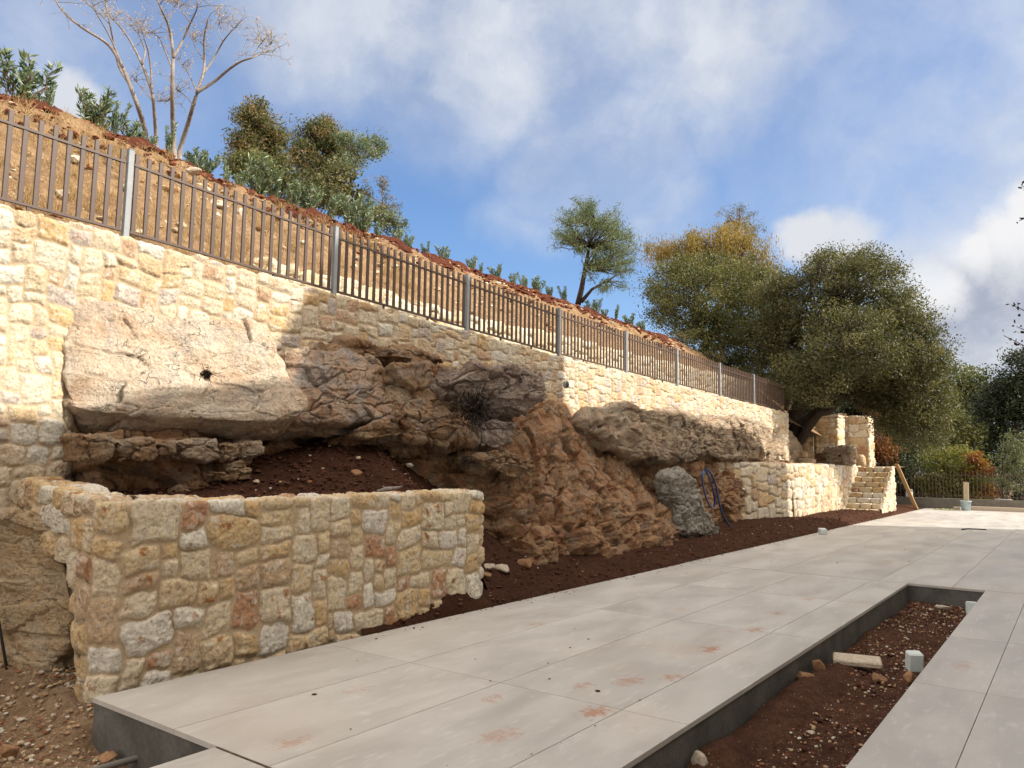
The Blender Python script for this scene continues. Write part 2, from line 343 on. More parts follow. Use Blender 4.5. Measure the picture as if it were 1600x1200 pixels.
def paving_mat():
    m, t, b = mat('paving', .5, .3); p = P_(t)
    a = t.new('ShaderNodeVertexColor'); a.layer_name = 'sd'; sp = t.new('ShaderNodeSeparateColor'); t.l.new(a.outputs[0], sp.inputs[0])
    off = t.vmath('ADD', p, t.scale(a.outputs[0], 9.0))
    n1 = t.noise(t.vmath('MULTIPLY', off, (1.7, .6, 1)), 1.3, 7, .6, .4); n2 = t.noise(t.vmath('MULTIPLY', off, (4, 1.2, 1)), 4, 7, .65); n3 = t.noise(p, 150, 3, .6)
    c = t.mix(t.mapr(n1, .3, .7), (.37, .345, .315), (.465, .44, .405))
    c = t.mix(t.mapr(n2, .52, .72, 0, .4), c, (.58, .56, .54))
    c = t.mix(1.0, c, t.mix(sp.outputs[0], (.98, .98, .98), (1.02, 1.02, 1.02)), 'MULTIPLY')
    dd = t.noise(p, .55, 5, .6); c = t.mix(t.mapr(dd, .52, .68, 0, .28), c, (.42, .33, .26))
    # smears of red soil
    s1 = t.noise(p, 2.3, 3, .5); s2 = t.noise(p, 15, 6, .7)
    sm = t.math('MULTIPLY', t.mapr(s1, .66, .74), t.mapr(s2, .46, .64)); c = t.mix(t.math('MULTIPLY', sm, .55), c, (.42, .19, .09))
    for (u, v, r, am) in [(1110, 1014, .10, .9), (1182, 984, .09, .8), (930, 1112, .12, .9), (984, 1064, .13, .6), (1215, 958, .08, .6), (1265, 936, .08, .6), (1050, 1058, .07, .7), (780, 1150, .14, .5), (455, 1160, .09, .5), (910, 1072, .05, .5), (1505, 1040, .12, .45), (770, 1092, .05, .5), (1065, 952, .1, .3), (840, 975, .09, .35), (560, 1078, .09, .3), (1370, 1035, .0, .3)]:
        c0 = atz(u, v, 0); q = t.vmath('SUBTRACT', p, tuple(c0)); q = t.vmath('MULTIPLY', q, (1.7, 1, 0))
        dist = t.math('ADD', t.vmath('LENGTH', q, out=1), t.math('MULTIPLY', t.math('SUBTRACT', s2, .5), .75))
        c = t.mix(t.math('MULTIPLY', t.mapr(dist, r+.07, r*.3, 0, am), t.mapr(t.noise(p, 40, 5, .7), .36, .58, .4, 1.)), c, (.34, .145, .065))
    c = t.mix(1.0, c, t.ramp(n3, [(.3, .93), (.7, 1.05)]), 'MULTIPLY')
    t.l.new(c, b.inputs['Base Color']); t.put(b.inputs['Roughness'], t.mapr(n1, .3, .7, .42, .62))
    bump(t, b, n3, .12, .004); return m
M_pave = paving_mat()
def plain(name, col, rough=.6, spec=.3, metal=0, var=.15, sc_=12, bs=.15):
    m, t, b = mat(name, rough, spec); p = t.new('ShaderNodeTexCoord').outputs['Object']
    n = t.noise(p, sc_, 6, .65); c = t.mix(1.0, col, t.ramp(n, [(.3, 1-var), (.7, 1+var)]), 'MULTIPLY'); t.l.new(c, b.inputs['Base Color']); b.inputs['Metallic'].default_value = metal
    bump(t, b, t.noise(p, sc_*6, 4, .6), bs, .01); return m
def conc():
    m, t, b = mat('slab_concrete', .88, .2); p = P_(t)
    n1 = t.noise(p, 2.5, 6, .6); n2 = t.noise(p, 30, 7, .7); c = t.mix(t.mapr(n1, .35, .65), (.085, .08, .072), (.135, .127, .115))
    c = t.mix(t.mapr(t.noise(t.vmath('MULTIPLY', p, (5, 5, 1.2)), 3, 5, .6), .58, .7, 0, .4), c, (.05, .047, .042))
    c = t.mix(1.0, c, t.ramp(n2, [(.3, .8), (.7, 1.18)]), 'MULTIPLY'); t.l.new(c, b.inputs['Base Color']); bump(t, b, n2, .4, .012); return m
M_conc = conc()
M_curb = plain('curb_concrete', (.16, .145, .125), .9, .2, 0, .2, 5, .3)
M_brownm = plain('brown_painted_steel', (.068, .040, .029), .5, .4, 0, .12, 9, .05)
M_galv = plain('galvanised_steel', (.25, .27, .29), .6, .4, 0, .1, 14, .05)
M_darkm = plain('dark_steel', (.05, .048, .045), .6, .4, .3)
M_hose = plain('blue_hose', (.02, .05, .17), .4, .5, 0, .2, 6)
M_rub = plain('black_rubber', (.02, .02, .022), .6, .3)
M_white = plain('white_plastic', (.66, .66, .64), .45, .4, 0, .06)
M_foam = plain('white_foam', (.56, .60, .585), .85, .2, 0, .08, 30, .3)
M_bucket = plain('pale_blue_plastic', (.40, .50, .54), .5, .4, 0, .15, 10)
M_rag = plain('green_rag', (.38, .36, .16), .9, .1, 0, .3)
M_grey = M_grey
M_house = plain('house_render', (.62, .58, .50), .9, .15, 0, .06, 2)
M_glass = plain('window_glass', (.05, .06, .07), .08, .6, 0, .05)
def wood(name, col):
    m, t, b = mat(name, .75, .2); p = t.new('ShaderNodeTexCoord').outputs['Object']
    n = t.noise(t.vmath('MULTIPLY', p, (18, 18, 1.2)), 3, 6, .6, .5); c = t.mix(1.0, col, t.ramp(n, [(.3, .7), (.7, 1.2)]), 'MULTIPLY'); t.l.new(c, b.inputs['Base Color']); bump(t, b, n, .3, .01); return m
M_wood = wood('raw_board', (.42, .27, .13)); M_woodp = wood('pale_board', (.52, .43, .29))
def bark(name, col):
    m, t, b = mat(name, .95, .1); p = P_(t)
    n = t.noise(t.vmath('MULTIPLY', p, (1, 1, .35)), 14, 7, .7); c = t.mix(1.0, col, t.ramp(n, [(.3, .5), (.7, 1.3)]), 'MULTIPLY'); t.l.new(c, b.inputs['Base Color']); bump(t, b, n, .8, .04); return m
M_bark = bark('oak_bark', (.075, .055, .042)); M_barkp = bark('grey_bark', (.25, .215, .195)); M_twig = bark('dry_twig', (.36, .25, .17)); M_barkm = bark('brown_bark', (.16, .11, .085))
def leaf_mat(name, stops, trans=.25, rough=.55):
    m, t, b = mat(name, rough, .3)
    a = t.new('ShaderNodeVertexColor'); a.layer_name = 'sd'; sp = t.new('ShaderNodeSeparateColor'); t.l.new(a.outputs[0], sp.inputs[0])
    c = t.ramp(sp.outputs[0], stops); t.l.new(c, b.inputs['Base Color'])
    tr = t.new('ShaderNodeBsdfTranslucent'); t.l.new(t.mix(1.0, c, (1.3, 1.4, .6), 'MULTIPLY'), tr.inputs[0])
    mx = t.new('ShaderNodeMixShader'); mx.inputs[0].default_value = trans; t.l.new(b.outputs[0], mx.inputs[1]); t.l.new(tr.outputs[0], mx.inputs[2])
    t.l.new(mx.outputs[0], m.node_tree.nodes['Material Output'].inputs[0]); return m
L_oak = leaf_mat('oak_leaves', [(0, (.045, .048, .020)), (.45, (.092, .092, .038)), (.8, (.145, .135, .062)), (1, (.22, .18, .09))])
L_oak2 = leaf_mat('oak_leaves_olive', [(0, (.05, .055, .02)), (.5, (.11, .115, .04)), (1, (.20, .185, .07))])
L_gold = leaf_mat('autumn_leaves', [(0, (.12, .11, .035)), (.5, (.24, .17, .05)), (1, (.34, .22, .07))], .35)
L_euc = leaf_mat('brown_green_leaves', [(0, (.05, .065, .028)), (.5, (.12, .115, .05)), (1, (.24, .15, .075))], .3)
L_silv = leaf_mat('silvery_leaves', [(0, (.07, .10, .06)), (.5, (.14, .17, .11)), (1, (.26, .27, .18))], .3)
L_pine = leaf_mat('pine_needles', [(0, (.055, .085, .045)), (.6, (.11, .14, .075)), (1, (.18, .19, .09))], .3)
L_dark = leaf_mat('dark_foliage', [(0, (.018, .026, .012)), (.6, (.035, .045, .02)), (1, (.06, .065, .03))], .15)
L_far = leaf_mat('far_foliage', [(0, (.05, .065, .025)), (.5, (.10, .115, .045)), (1, (.18, .17, .07))], .25)
L_yel = leaf_mat('yellow_green_leaves', [(0, (.08, .09, .025)), (.5, (.17, .17, .05)), (1, (.30, .25, .08))], .35)
L_red = leaf_mat('red_leaves', [(0, (.12, .04, .02)), (.5, (.21, .08, .035)), (1, (.26, .15, .06))], .35)
L_orange = leaf_mat('orange_leaves', [(0, (.15, .05, .02)), (.5, (.28, .10, .03)), (1, (.32, .22, .06))], .35)
L_ole = leaf_mat('oleander_leaves', [(0, (.05, .085, .04)), (.5, (.12, .17, .09)), (1, (.34, .38, .27))], .2, .4)
L_straw = leaf_mat('straw', [(0, (.20, .12, .05)), (.5, (.33, .21, .10)), (1, (.48, .36, .20))], .3, .8)
L_twigl = leaf_mat('dry_seed_heads', [(0, (.34, .24, .17)), (1, (.52, .40, .31))], .3, .8)
L_olv = leaf_mat('olive_leaves', [(0, (.09, .11, .06)), (.5, (.16, .18, .10)), (1, (.28, .29, .19))], .25)
L_brush = leaf_mat('dead_brush', [(0, (.022, .015, .011)), (1, (.06, .04, .027))], .1)

# ------------------------------------------------------------------ masonry
def cells(u, v, cw, ch, seed):
    """squared rubble: rectangles of several sizes packed on a small grid, sides slightly out of true.
    returns distance to the stone's edge in metres and the stone's id"""
    un = cw*.30; uv = ch*.36; r_ = np.random.RandomState(seed); u0, v0 = u.min()-un*3, v.min()-uv*3
    nx, ny = int((u.max()-u0)/un)+8, int((v.max()-v0)/uv)+8; G = -np.ones((nx, ny), int); Rr = []
    WH = [(3, 2), (4, 3), (3, 3), (2, 2), (5, 3), (4, 3), (2, 3), (3, 4), (4, 2), (3, 3), (4, 4), (2, 2), (6, 3), (3, 3), (4, 3)]
    for j in range(ny):
        i = 0
        while i < nx:
            if G[i, j] >= 0: i += 1; continue
            w, h = WH[r_.randint(len(WH))]; fw = 1
            while fw < w and i+fw < nx and G[i+fw, j] < 0: fw += 1
            if i+fw < nx and G[i+fw, j] < 0 and (i+fw+1 >= nx or G[i+fw+1, j] >= 0) and r_.rand() < .8: fw += 1
            if fw == 1 and h > 2: h = 2
            G[i:i+fw, j:j+h] = len(Rr); Rr.append((i, j, i+fw, min(ny, j+h))); i += fw
    Rr = np.array(Rr, float); n = len(Rr); sl = (r_.rand(n, 4)-.5)*.36; of = r_.rand(n, 4)*.006; rc = (.14+.25*r_.rand(n))*min(un, uv)*1.5
    gi = np.clip(((u-u0)/un).astype(int), 0, nx-1); gj = np.clip(((v-v0)/uv).astype(int), 0, ny-1); k = G[gi, gj]
    x0, y0, x1, y1 = u0+Rr[k, 0]*un, v0+Rr[k, 1]*uv, u0+Rr[k, 2]*un, v0+Rr[k, 3]*uv; cx, cy = (x0+x1)/2, (y0+y1)/2
    dl = u-x0-of[k, 0]-sl[k, 0]*(v-cy)*(sl[k, 0]*(v-cy) > 0); dr = x1-u-of[k, 1]-sl[k, 1]*(v-cy)*(sl[k, 1]*(v-cy) > 0)
    db = v-y0-of[k, 2]-sl[k, 2]*(u-cx)*(sl[k, 2]*(u-cx) > 0)*.7; dt = y1-v-of[k, 3]-sl[k, 3]*(u-cx)*(sl[k, 3]*(u-cx) > 0)*.7
    dx, dy = np.minimum(dl, dr), np.minimum(db, dt); q = rc[k]; e = np.where((dx < q) & (dy < q), q-np.hypot(q-dx, q-dy), np.minimum(dx, dy))
    return e, k
def path_at(path, s):
    P = np.array(path, float); L = np.r_[0, np.cumsum(np.linalg.norm(np.diff(P, axis=0), axis=1))]
    return np.stack([np.interp(s, L, P[:, k]) for k in range(P.shape[1])], -1)
def plen(path): P = np.array(path, float); return np.linalg.norm(np.diff(P, axis=0), axis=1).sum()
def rubble(name, path, zb, zt, m, us=None, res=.012, vres=None, cap=.35, cw=.26, ch=.2, seed=1, depth=.035, mw=.10, parent=None, batter=0., top_n=.02, rad=.05, bulge=None):
    """a wall face of irregular stones following path (outside on the right hand side), with its cap"""
    L = plen(path)
    if us is None: us = np.arange(0, L+res, res)
    us = np.clip(us, 0, L); c = path_at(path, us); a = path_at(path, np.clip(us-rad, 0, L)); b = path_at(path, np.clip(us+rad, 0, L))
    tn = b-a; tn /= np.linalg.norm(tn, axis=1)[:, None]; nr = np.stack([tn[:, 1], -tn[:, 0]], -1)
    zb = zb(us) if callable(zb) else np.full(us.shape, float(zb)); zt = zt(us) if callable(zt) else np.full(us.shape, float(zt))
    vres = vres or res; H = (zt-zb).max(); nv = int(H/vres)+2; nc = max(4, int(cap/max(vres*1.3, .02)))
    tt = np.linspace(0, 1, nv); Z = zb[:, None]+(zt-zb)[:, None]*tt; nU = len(us)
    cs = np.linspace(0, cap, nc+1)[1:]
    Uu = np.repeat(us[:, None], nv+nc, 1); Vv = np.concatenate([Z, zt[:, None]+cs[None]], 1)
    off = np.concatenate([np.zeros((nU, nv)), -np.repeat(cs[None], nU, 0)], 1)
    off[:, :nv] -= batter*(Z-zb[:, None])
    if bulge is not None: off[:, :nv] += bulge(us[:, None], Z)
    off[:, nv:] -= batter*(zt-zb)[:, None]
    ZZ = np.concatenate([Z, np.repeat(zt[:, None], nc, 1)], 1)
    u, v = Uu.ravel(), Vv.ravel(); Q = np.stack([u, v, np.full_like(u, seed*3.7)], -1)
    wu = u+.05*cw/.27*pn(Q*2.6, seed)+.020*pn(Q*8, seed+1)+.008*pn(Q*24, seed+51); wv = v+.06*cw/.27*pn(Q*2.6+5, seed+2)+.020*pn(Q*8+9, seed+3)+.008*pn(Q*24+7, seed+52)
    e, ia = cells(wu, wv, cw, ch, seed); ib = ia*0
    mask = sst(mw*.02, mw*.11+.003, e+.004*pn(Q*30, seed+4)); r1 = h1(ia, ib, seed+7); r2 = h1(ia, ib, seed+8)
    face = .6*depth*sst(0, .045, e)*(.6+.8*r2)+depth*(r2-.5)*.4+(u % 7)*0
    tilt = 0
    rough = .019*fbm(Q+r1[:, None]*7, 8, 4, .62, seed+20)+.009*fbm(Q, 38, 2, .6, seed+30)-.007*sst(.08, 0, np.abs(pn(Q*9+r1[:, None]*5, seed+31)))
    d = mask*(depth*.75+face+rough+tilt*(v*8 % 1)*0.0)+(1-mask)*(depth*.25+.006*fbm(Q, 14, 3, .6, seed+40))
    d = d.reshape(nU, -1)
    N3 = np.zeros((nU, nv+nc, 3)); N3[:, :nv, :2] = nr[:, None]; N3[:, nv:, 2] = 1
    N3[:, nv-1] = (N3[:, nv-1]+[0, 0, 1])/1.414
    N3[:, nv-2] = N3[:, nv-2]*.94+np.array([0, 0, .3])
    P3 = np.zeros((nU, nv+nc, 3)); P3[..., :2] = c[:, None]+nr[:, None]*off[..., None]; P3[..., 2] = ZZ
    tn_ = (top_n*2*(r1-.5)).reshape(nU, -1)*np.concatenate([sst(.8, 1, tt), np.ones(nc)])[None]*mask.reshape(nU, -1)
    P3 += N3*d[..., None]; P3[..., 2] += tn_
    # back face
    bk = np.zeros((nU, 2, 3)); bk[:, :, :2] = (c-nr*(cap+.02)-nr*batter*(zt-zb)[:, None])[:, None]; bk[:, 0, 2] = zt; bk[:, 1, 2] = zb
    V = np.concatenate([P3, bk], 1); col = np.zeros((nU, nv+nc+2, 3)); col[:, :nv+nc, 0] = r1.reshape(nU, -1)*.999; col[:, :nv+nc, 1] = mask.reshape(nU, -1); col[:, :nv+nc, 2] = r2.reshape(nU, -1)
    nvt = nv+nc+2; Fq = gridf(nU, nvt); V = V.reshape(-1, 3); col = col.reshape(-1, 3)
    # ends
    ends = []
    for s_ in (0, nU-1):
        k0 = len(V); cen = V[s_*nvt:(s_+1)*nvt].mean(0); V = np.vstack([V, cen]); col = np.vstack([col, [0.3, 1, .3]])
        ii = np.arange(nvt-1)+s_*nvt; ends.append(np.stack([ii+1, ii, np.full_like(ii, k0)], -1) if s_ == 0 else np.stack([ii, ii+1, np.full_like(ii, k0)], -1))
    return mob(name, V, [Fq, np.concatenate(ends)], m, parent, True, col)

ZT = lambda y: np.interp(y, [-6, 4, 6.85, 12.5, 20, 27, 40], [4.02, 3.93, 3.84, 3.69, 3.60, 3.53, 3.45])
def depth_steps(y0, y1, k, x=8.):
    o = [y0]
    while o[-1] < y1: o.append(o[-1]+k*max(3., .8*max(o[-1], 0)+.59*x))
    return np.array(o)

# ------------------------------------------------------------------ rock
def facets(P, scale, seed, tilt=.5):
    Q = P*scale; gi = np.floor(Q).astype(np.int64); best = np.full(len(P), 99.); sec = best.copy(); val = np.zeros(len(P))
    for dx in (-1, 0, 1):
        for dy in (-1, 0, 1):
            for dz in (-1, 0, 1):
                c = gi+np.array([dx, dy, dz]); h = [(_hash(c[:, 0], c[:, 1], c[:, 2], seed+k) & 0xFFFF)/65535. for k in range(4)]
                w = Q-c-np.stack(h[:3], -1); d = (w*w).sum(1); m = d < best
                g = h[3]-.5+tilt*((h[0]-.5)*w[:, 0]+(h[1]-.5)*w[:, 1]+(h[2]-.2)*w[:, 2]); sec = np.where(m, best, np.minimum(sec, d)); val = np.where(m, g, val); best = np.where(m, d, best)
    return val, np.sqrt(sec)-np.sqrt(best)
def disp(P, N, seed, a0=.1, a1=.05, a2=.02, strat=.03, crack=.05, s0=1.0, fa=.10, fb=.045):
    w = .10*np.stack([fbm(P, .9, 2, .5, seed+k) for k in (60, 61, 62)], -1); Q = P+w
    d = a0*fbm(Q, .9*s0, 3, .5, seed)+a1*fbm(Q, 3*s0, 3, .55, seed+5)+a2*fbm(P, 11*s0, 3, .6, seed+9)
    Qs = Q*np.array([.7, .7, 4.5]); d += strat*fbm(Qs, 1.6*s0, 4, .6, seed+14)
    st = fbm(Q*np.array([.35, .35, 3.]), 1.5*s0, 2, .5, seed+33); d += strat*1.4*(sst(-.05, .06, st)-.5)
    r = pn(Q*2.2*s0*np.array([1, 1, 1.5]), seed+21); d -= crack*sst(.05, 0, np.abs(r))*sst(-.1, .15, pn(P*1.3, seed+44))
    r = pn(Q*4.6*s0*np.array([.8, .8, 2.2]), seed+22); d -= crack*.5*sst(.05, 0, np.abs(r))*sst(-.05, .2, pn(P*2.1, seed+45))
    blk = pn(Q*3.1*s0*np.array([.8, .8, 1.7])+3, seed+29); d += a1*.8*blk
    Z = P+.06*np.stack([fbm(P, 4, 3, .6, seed+k) for k in (70, 71, 72)], -1)
    v1, e1 = facets(Z*np.array([.8, .8, 1.7]), 1.9*s0, seed+80, .9); v2, e2 = facets(Z*np.array([.8, .8, 1.5]), 5.2*s0, seed+90, .9)
    d += fa*v1+fb*v2-(.004+fb*1.1)*sst(.05, 0, e1)-fb*.25*sst(.08, 0, e2)*sst(-.1, .2, pn(P*1.7, seed+46))
    return P+N*d[:, None]
def boulder(name, out, x0, a=0., b=0., zr=2.2, yr=8., Tf=.3, Tb=.7, e=.55, res=.018, m=None, seed=1, dk=None, parent=None, pf=1.0):
    n = _n([1, -b, -a]); W = np.array([0, 0, 1.]); W = _n(W-n*(W@n)); Uv = np.cross(W, n)
    pts = []
    for (u, v) in out:
        d = ray(u, v); t_ = (x0+a*(1.6-zr)+b*(0-yr))/(d[0]-a*d[2]-b*d[1]); pts.append(EYE+t_*d)
    pts = np.array(pts); c = pts.mean(0); q = np.stack([(pts-c)@Uv, (pts-c)@W], -1)
    if (q[:, 0]*np.roll(q[:, 1], -1)-np.roll(q[:, 0], -1)*q[:, 1]).sum() < 0: q = q[::-1]
    # smooth resample
    qq = np.vstack([q, q[:1]]); L = np.r_[0, np.cumsum(np.linalg.norm(np.diff(qq, axis=0), axis=1))]; nth = int(np.clip(L[-1]/res, 60, 700))
    s_ = np.linspace(0, L[-1], nth, endpoint=False); B = np.stack([np.interp(s_, L, qq[:, k]) for k in (0, 1)], -1)
    kk = max(1, int(nth*.012))
    for _ in range(2): B = sum(np.roll(B, j, 0) for j in range(-kk, kk+1))/(2*kk+1)
    half = np.median(np.linalg.norm(B, axis=1)); nph = int(np.clip((half*1.3+Tf+Tb)/res*1.2, 30, 260))
    ph = np.linspace(math.pi/2, -math.pi/2, 6001); rd = np.abs(np.cos(ph))**np.where(ph > 0, e, min(1.15, e*1.9)); rd[0] = rd[-1] = 0; hd = np.sign(ph)*np.abs(np.sin(ph))**e*np.where(ph > 0, Tf, Tb)
    ar = np.r_[0, np.cumsum(np.hypot(np.diff(rd)*half, np.diff(hd)))]; sa = np.linspace(ar[-1]*.004, ar[-1]*.996, nph); r = np.interp(sa, ar, rd); hh = np.interp(sa, ar, hd); ph = np.interp(sa, ar, ph)
    V2 = B[:, None]*r[None, :, None]; P = c+V2[..., :1]*Uv+V2[..., 1:]*W+hh[None, :, None]*n
    G = P; du = np.roll(G, -1, 0)-np.roll(G, 1, 0); dv = np.gradient(G, axis=1); Nn = np.cross(du, dv); Nn /= np.linalg.norm(Nn, axis=2)[..., None]+1e-9
    cc = P.mean((0, 1)); 
    if ((P-cc)*Nn).sum() < 0: Nn = -Nn
    wp = sst(.62, .25, r)[None, :, None]; Nn = Nn*(1-wp)+wp*n*np.sign(ph)[None, :, None]; Nn /= np.linalg.norm(Nn, axis=2)[..., None]+1e-9
    V = disp(P.reshape(-1, 3), Nn.reshape(-1, 3), seed, **(dk or {})).reshape(P.shape)
    V[:, 0] = V[:, 0].mean(0); V[:, -1] = V[:, -1].mean(0)
    return mob(name, V.reshape(-1, 3), gridf(nth, nph, True), m, parent, True)

def stones(P, size, seed=0, flat=.7):
    """many small angular stones: arrays for one mesh"""
    r_ = np.random.RandomState(seed); g = (1+5**.5)/2
    I = np.array([(-1, g, 0), (1, g, 0), (-1, -g, 0), (1, -g, 0), (0, -1, g), (0, 1, g), (0, -1, -g), (0, 1, -g), (g, 0, -1), (g, 0, 1), (-g, 0, -1), (-g, 0, 1)])/1.9
    Fi = np.array([(0, 11, 5), (0, 5, 1), (0, 1, 7), (0, 7, 10), (0, 10, 11), (1, 5, 9), (5, 11, 4), (11, 10, 2), (10, 7, 6), (7, 1, 8), (3, 9, 4), (3, 4, 2), (3, 2, 6), (3, 6, 8), (3, 8, 9), (4, 9, 5), (2, 4, 11), (6, 2, 10), (8, 6, 7), (9, 8, 1)])
    n = len(P); V = I[None]*(1+.45*(r_.rand(n, 12, 1)-.5))+(.25*(r_.rand(n, 12, 3)-.5)); V = V*np.stack([.7+.6*r_.rand(n), .7+.6*r_.rand(n), flat*(.5+.6*r_.rand(n))], -1)[:, None]
    a = r_.rand(n)*6.28; ca, sa = np.cos(a)[:, None], np.sin(a)[:, None]; x = V[..., 0]*ca-V[..., 1]*sa; y = V[..., 0]*sa+V[..., 1]*ca; V = np.stack([x, y, V[..., 2]], -1)
    V = V*np.asarray(size).reshape(-1, 1, 1)*.5+np.asarray(P)[:, None]
    Fa = (Fi[None]+12*np.arange(n)[:, None, None]).reshape(-1, 3); col = np.repeat(r_.rand(n)[:, None]*.999, 12, 0).reshape(-1, 1)
    return V.reshape(-1, 3), Fa, np.repeat(col, 3, 1)
def stonestuff(name, P, size, m, seed, flat=.7, kind='stuff'):
    V, Fa, col = stones(P, size, seed, flat); o = mob(name, V, Fa, m, None, False, col); o['kind'] = kind; return o

def onestone(name, p, size, m, seed, label, cat='stone', group=None, flat=.8):
    """a single angular stone with broken faces"""
    r_ = np.random.RandomState(seed); n = 14; th = np.linspace(0, 2*math.pi, n*3, endpoint=False); ph = np.linspace(-1.5, 1.5, 16)
    D = np.stack([np.cos(ph)[None]*np.cos(th)[:, None], np.cos(ph)[None]*np.sin(th)[:, None], np.repeat(np.sin(ph)[None], len(th), 0)], -1).reshape(-1, 3)
    pl = r_.randn(13, 3); pl /= np.linalg.norm(pl, axis=1)[:, None]; rr = np.min(np.where(D@pl.T > .15, (.55+.4*r_.rand(13))/np.maximum(D@pl.T, .15), 1.4), 1)
    V = D*np.minimum(rr, 1.15)[:, None]; V = V*(1+.06*fbm(V+seed, 3, 3, .6, seed)[:, None]); s = np.asarray(size, float)*.5
    V = V*s; a = r_.rand()*6.28; R2 = np.array([[math.cos(a), -math.sin(a), 0], [math.sin(a), math.cos(a), 0], [0, 0, 1]]); V = V@R2.T+np.array(p)
    o = mob(name, V, gridf(len(th), 16, True), m, None, True); tag(o, label, cat, group); return o

# ================================================================== SETTING
# wide ground sheet
def bigground():
    n = 60; g = np.linspace(-1, 1, n); xs = np.sign(g)*np.abs(g)**2.2*400; ys = 60+xs
    X, Y = np.meshgrid(xs, ys, indexing='ij'); P = np.stack([X.ravel(), Y.ravel(), np.zeros(n*n)], -1)
    P[:, 2] = -.55-.02*np.maximum(0, np.abs(P[:, 1]-20)-30)*0+.1*fbm(P, .05, 2, .5, 3)
    mob('ground', P, gridf(n, n), M_dirt)['kind'] = 'structure'
bigground()

# paving: slabs on a raised concrete base
def tiles(bx, xs, ys, z=0.0, g=.0011):
    for i in range(len(xs)-1):
        for j in range(len(ys)-1):
            bx.append((xs[i]+g, ys[j]+g, xs[i+1]-g, ys[j+1]-g))
def paving():
    T = []
    tiles(T, [-5.45, -4.45, -3.53, -2.52, -2.05], [2.68, 4.71, 7.78, 10.2, 12.44])
    tiles(T, [-4.0, -3.53, -2.52, -2.05], [-4, -.5, 2.665])
    tiles(T, [-1.10, -.62, .9, 2.6, 4], [-4, -1, 1.7, 4.0, 6.72, 8.8, 10.8, 12.44])
    fy = [12.46, 15.4, 18.4, 21.4, 24.4, 27.4, 30.4, 33.4, 36.2, 38.3]
    tiles(T, [-5.47, -3.95, -2.44, -1.50, .9, 2.6, 6], fy)
    V = []; Fq = []; col = []; r_ = np.random.RandomState(4)
    for (x0, y0, x1, y1) in T:
        nx, ny = 2, 2; k = len(V)*8; c = .003; r3 = r_.rand(3)
        V.append([(x0, y0, -.03), (x1, y0, -.03), (x1, y1, -.03), (x0, y1, -.03), (x0+c*.6, y0+c*.6, 0), (x1-c*.6, y0+c*.6, 0), (x1-c*.6, y1-c*.6, 0), (x0+c*.6, y1-c*.6, 0)])
        Fq += [(k+4, k+5, k+6, k+7), (k, k+1, k+5, k+4), (k+1, k+2, k+6, k+5), (k+2, k+3, k+7, k+6), (k+3, k, k+4, k+7)]
        col += [list(r3)]*8
    o = mob('paving', np.array(V).reshape(-1, 3), np.array(Fq), M_pave, None, False, np.array(col)); o['kind'] = 'structure'
    b = Bag()
    for lo, hi in [((-5.44, 2.69, -.6), (-2.06, 12.43, -.004)), ((-3.99, -4, -.6), (-2.06, 2.66, -.006)), ((-1.09, -4, -.6), (4, 12.43, -.006)), ((-5.46, 12.47, -.6), (6, 38.3, -.006))]: b.box(lo, hi, bev=.003)
    b.build('paving_base', M_conc)['kind'] = 'structure'
    b = Bag(); b.box((-3.99, 2.668, -.02), (-2.06, 2.676, .004)); o = b.build('joint_strip', M_barkm); tag(o, 'thin brown strip in the joint at the near left of the paving', 'strip')
paving()

# soil bed between paving and rock, running to the stair
def hf(name, x0, x1, y0, y1, fz, m, res=.03, ks=1.0, kind='structure', a=.03):
    xs = np.arange(x0, x1+res*.5, res); ys = [y0]
    while ys[-1] < y1: ys.append(ys[-1]+res*ks*max(1, .8*ys[-1]/6))
    ys = np.array(ys); X, Y = np.meshgrid(xs, ys, indexing='ij'); x, y = X.ravel(), Y.ravel(); z = fz(x, y)
    P = np.stack([x, y, z], -1); P[:, 2] += a*fbm(P*[1, 1, 0], 4, 4, .6, 8)+a*.7*np.maximum(0, fbm(P*[1, 1, 0], 13, 3, .6, 18))
    o = mob(name, P, gridf(len(xs), len(ys)), m); o['kind'] = kind; return o
def zbed(x, y):
    back = np.interp(y, [5.8, 7.2, 8.6, 9.6, 15.0, 17, 19, 23, 26, 30, 34], [-5.6, -5.75, -6.2, -6.4, -6.5, -7.4, -7.4, -6.9, -6.8, -6.9, -6.5])
    m = .02+.13*sst(0, .5, -5.45-x)*np.interp(y, [5, 9, 14, 22, 28, 33], [.6, .5, .7, 1., 1.4, 1.])
    rise = np.interp(y, [6, 7.3, 8.5, 9.5, 16, 18, 22, 40], [0, .9, .9, .5, .15, .12, .1, .1])
    z = m+np.maximum(0, back-x)*rise
    z += .22*np.exp(-((y-6.55)/.45)**2)*sst(-5.75, -5.5, -5.0-(-5.5-x)*0-0*x)*0
    z += .20*np.exp(-((y-6.6)/.38)**2-((x+5.58)/.14)**2)
    edge = sst(0, .10, -5.455-x); return -.06+(z+.06)*edge
hf('soil_bed', -8.6, -5.455, 5.2, 37.5, zbed, M_soil, .03, 1.0)
hf('trench_soil', -2.04, -1.11, -2, 12.43, lambda x, y: -.27+.10*sst(.35, 0, x+2.04)*sst(4, 8, y)*0+.05*np.sin(y*2.1)*.5+.10*sst(.3, 0, np.abs(x+1.9))*np.exp(-((y-6.5)/2)**2)+.09*np.exp(-((y-4.95)/.3)**2-((x+1.95)/.2)**2), M_trench, .016, 1.3, a=.045)
def zgr(x, y): return -.33+.24*sst(2.42, 2.92, y)*sst(-5.3, -5.6, x)+.05*sst(-5.5, -8.5, x)+.10*np.exp(-((x+4.6)/.4)**2-((y-2.45)/.2)**2)*0
hf('gravel_ground', -12, -3.95, -1, 3.4, zgr, M_gravel, .022, 1.0, a=.035)
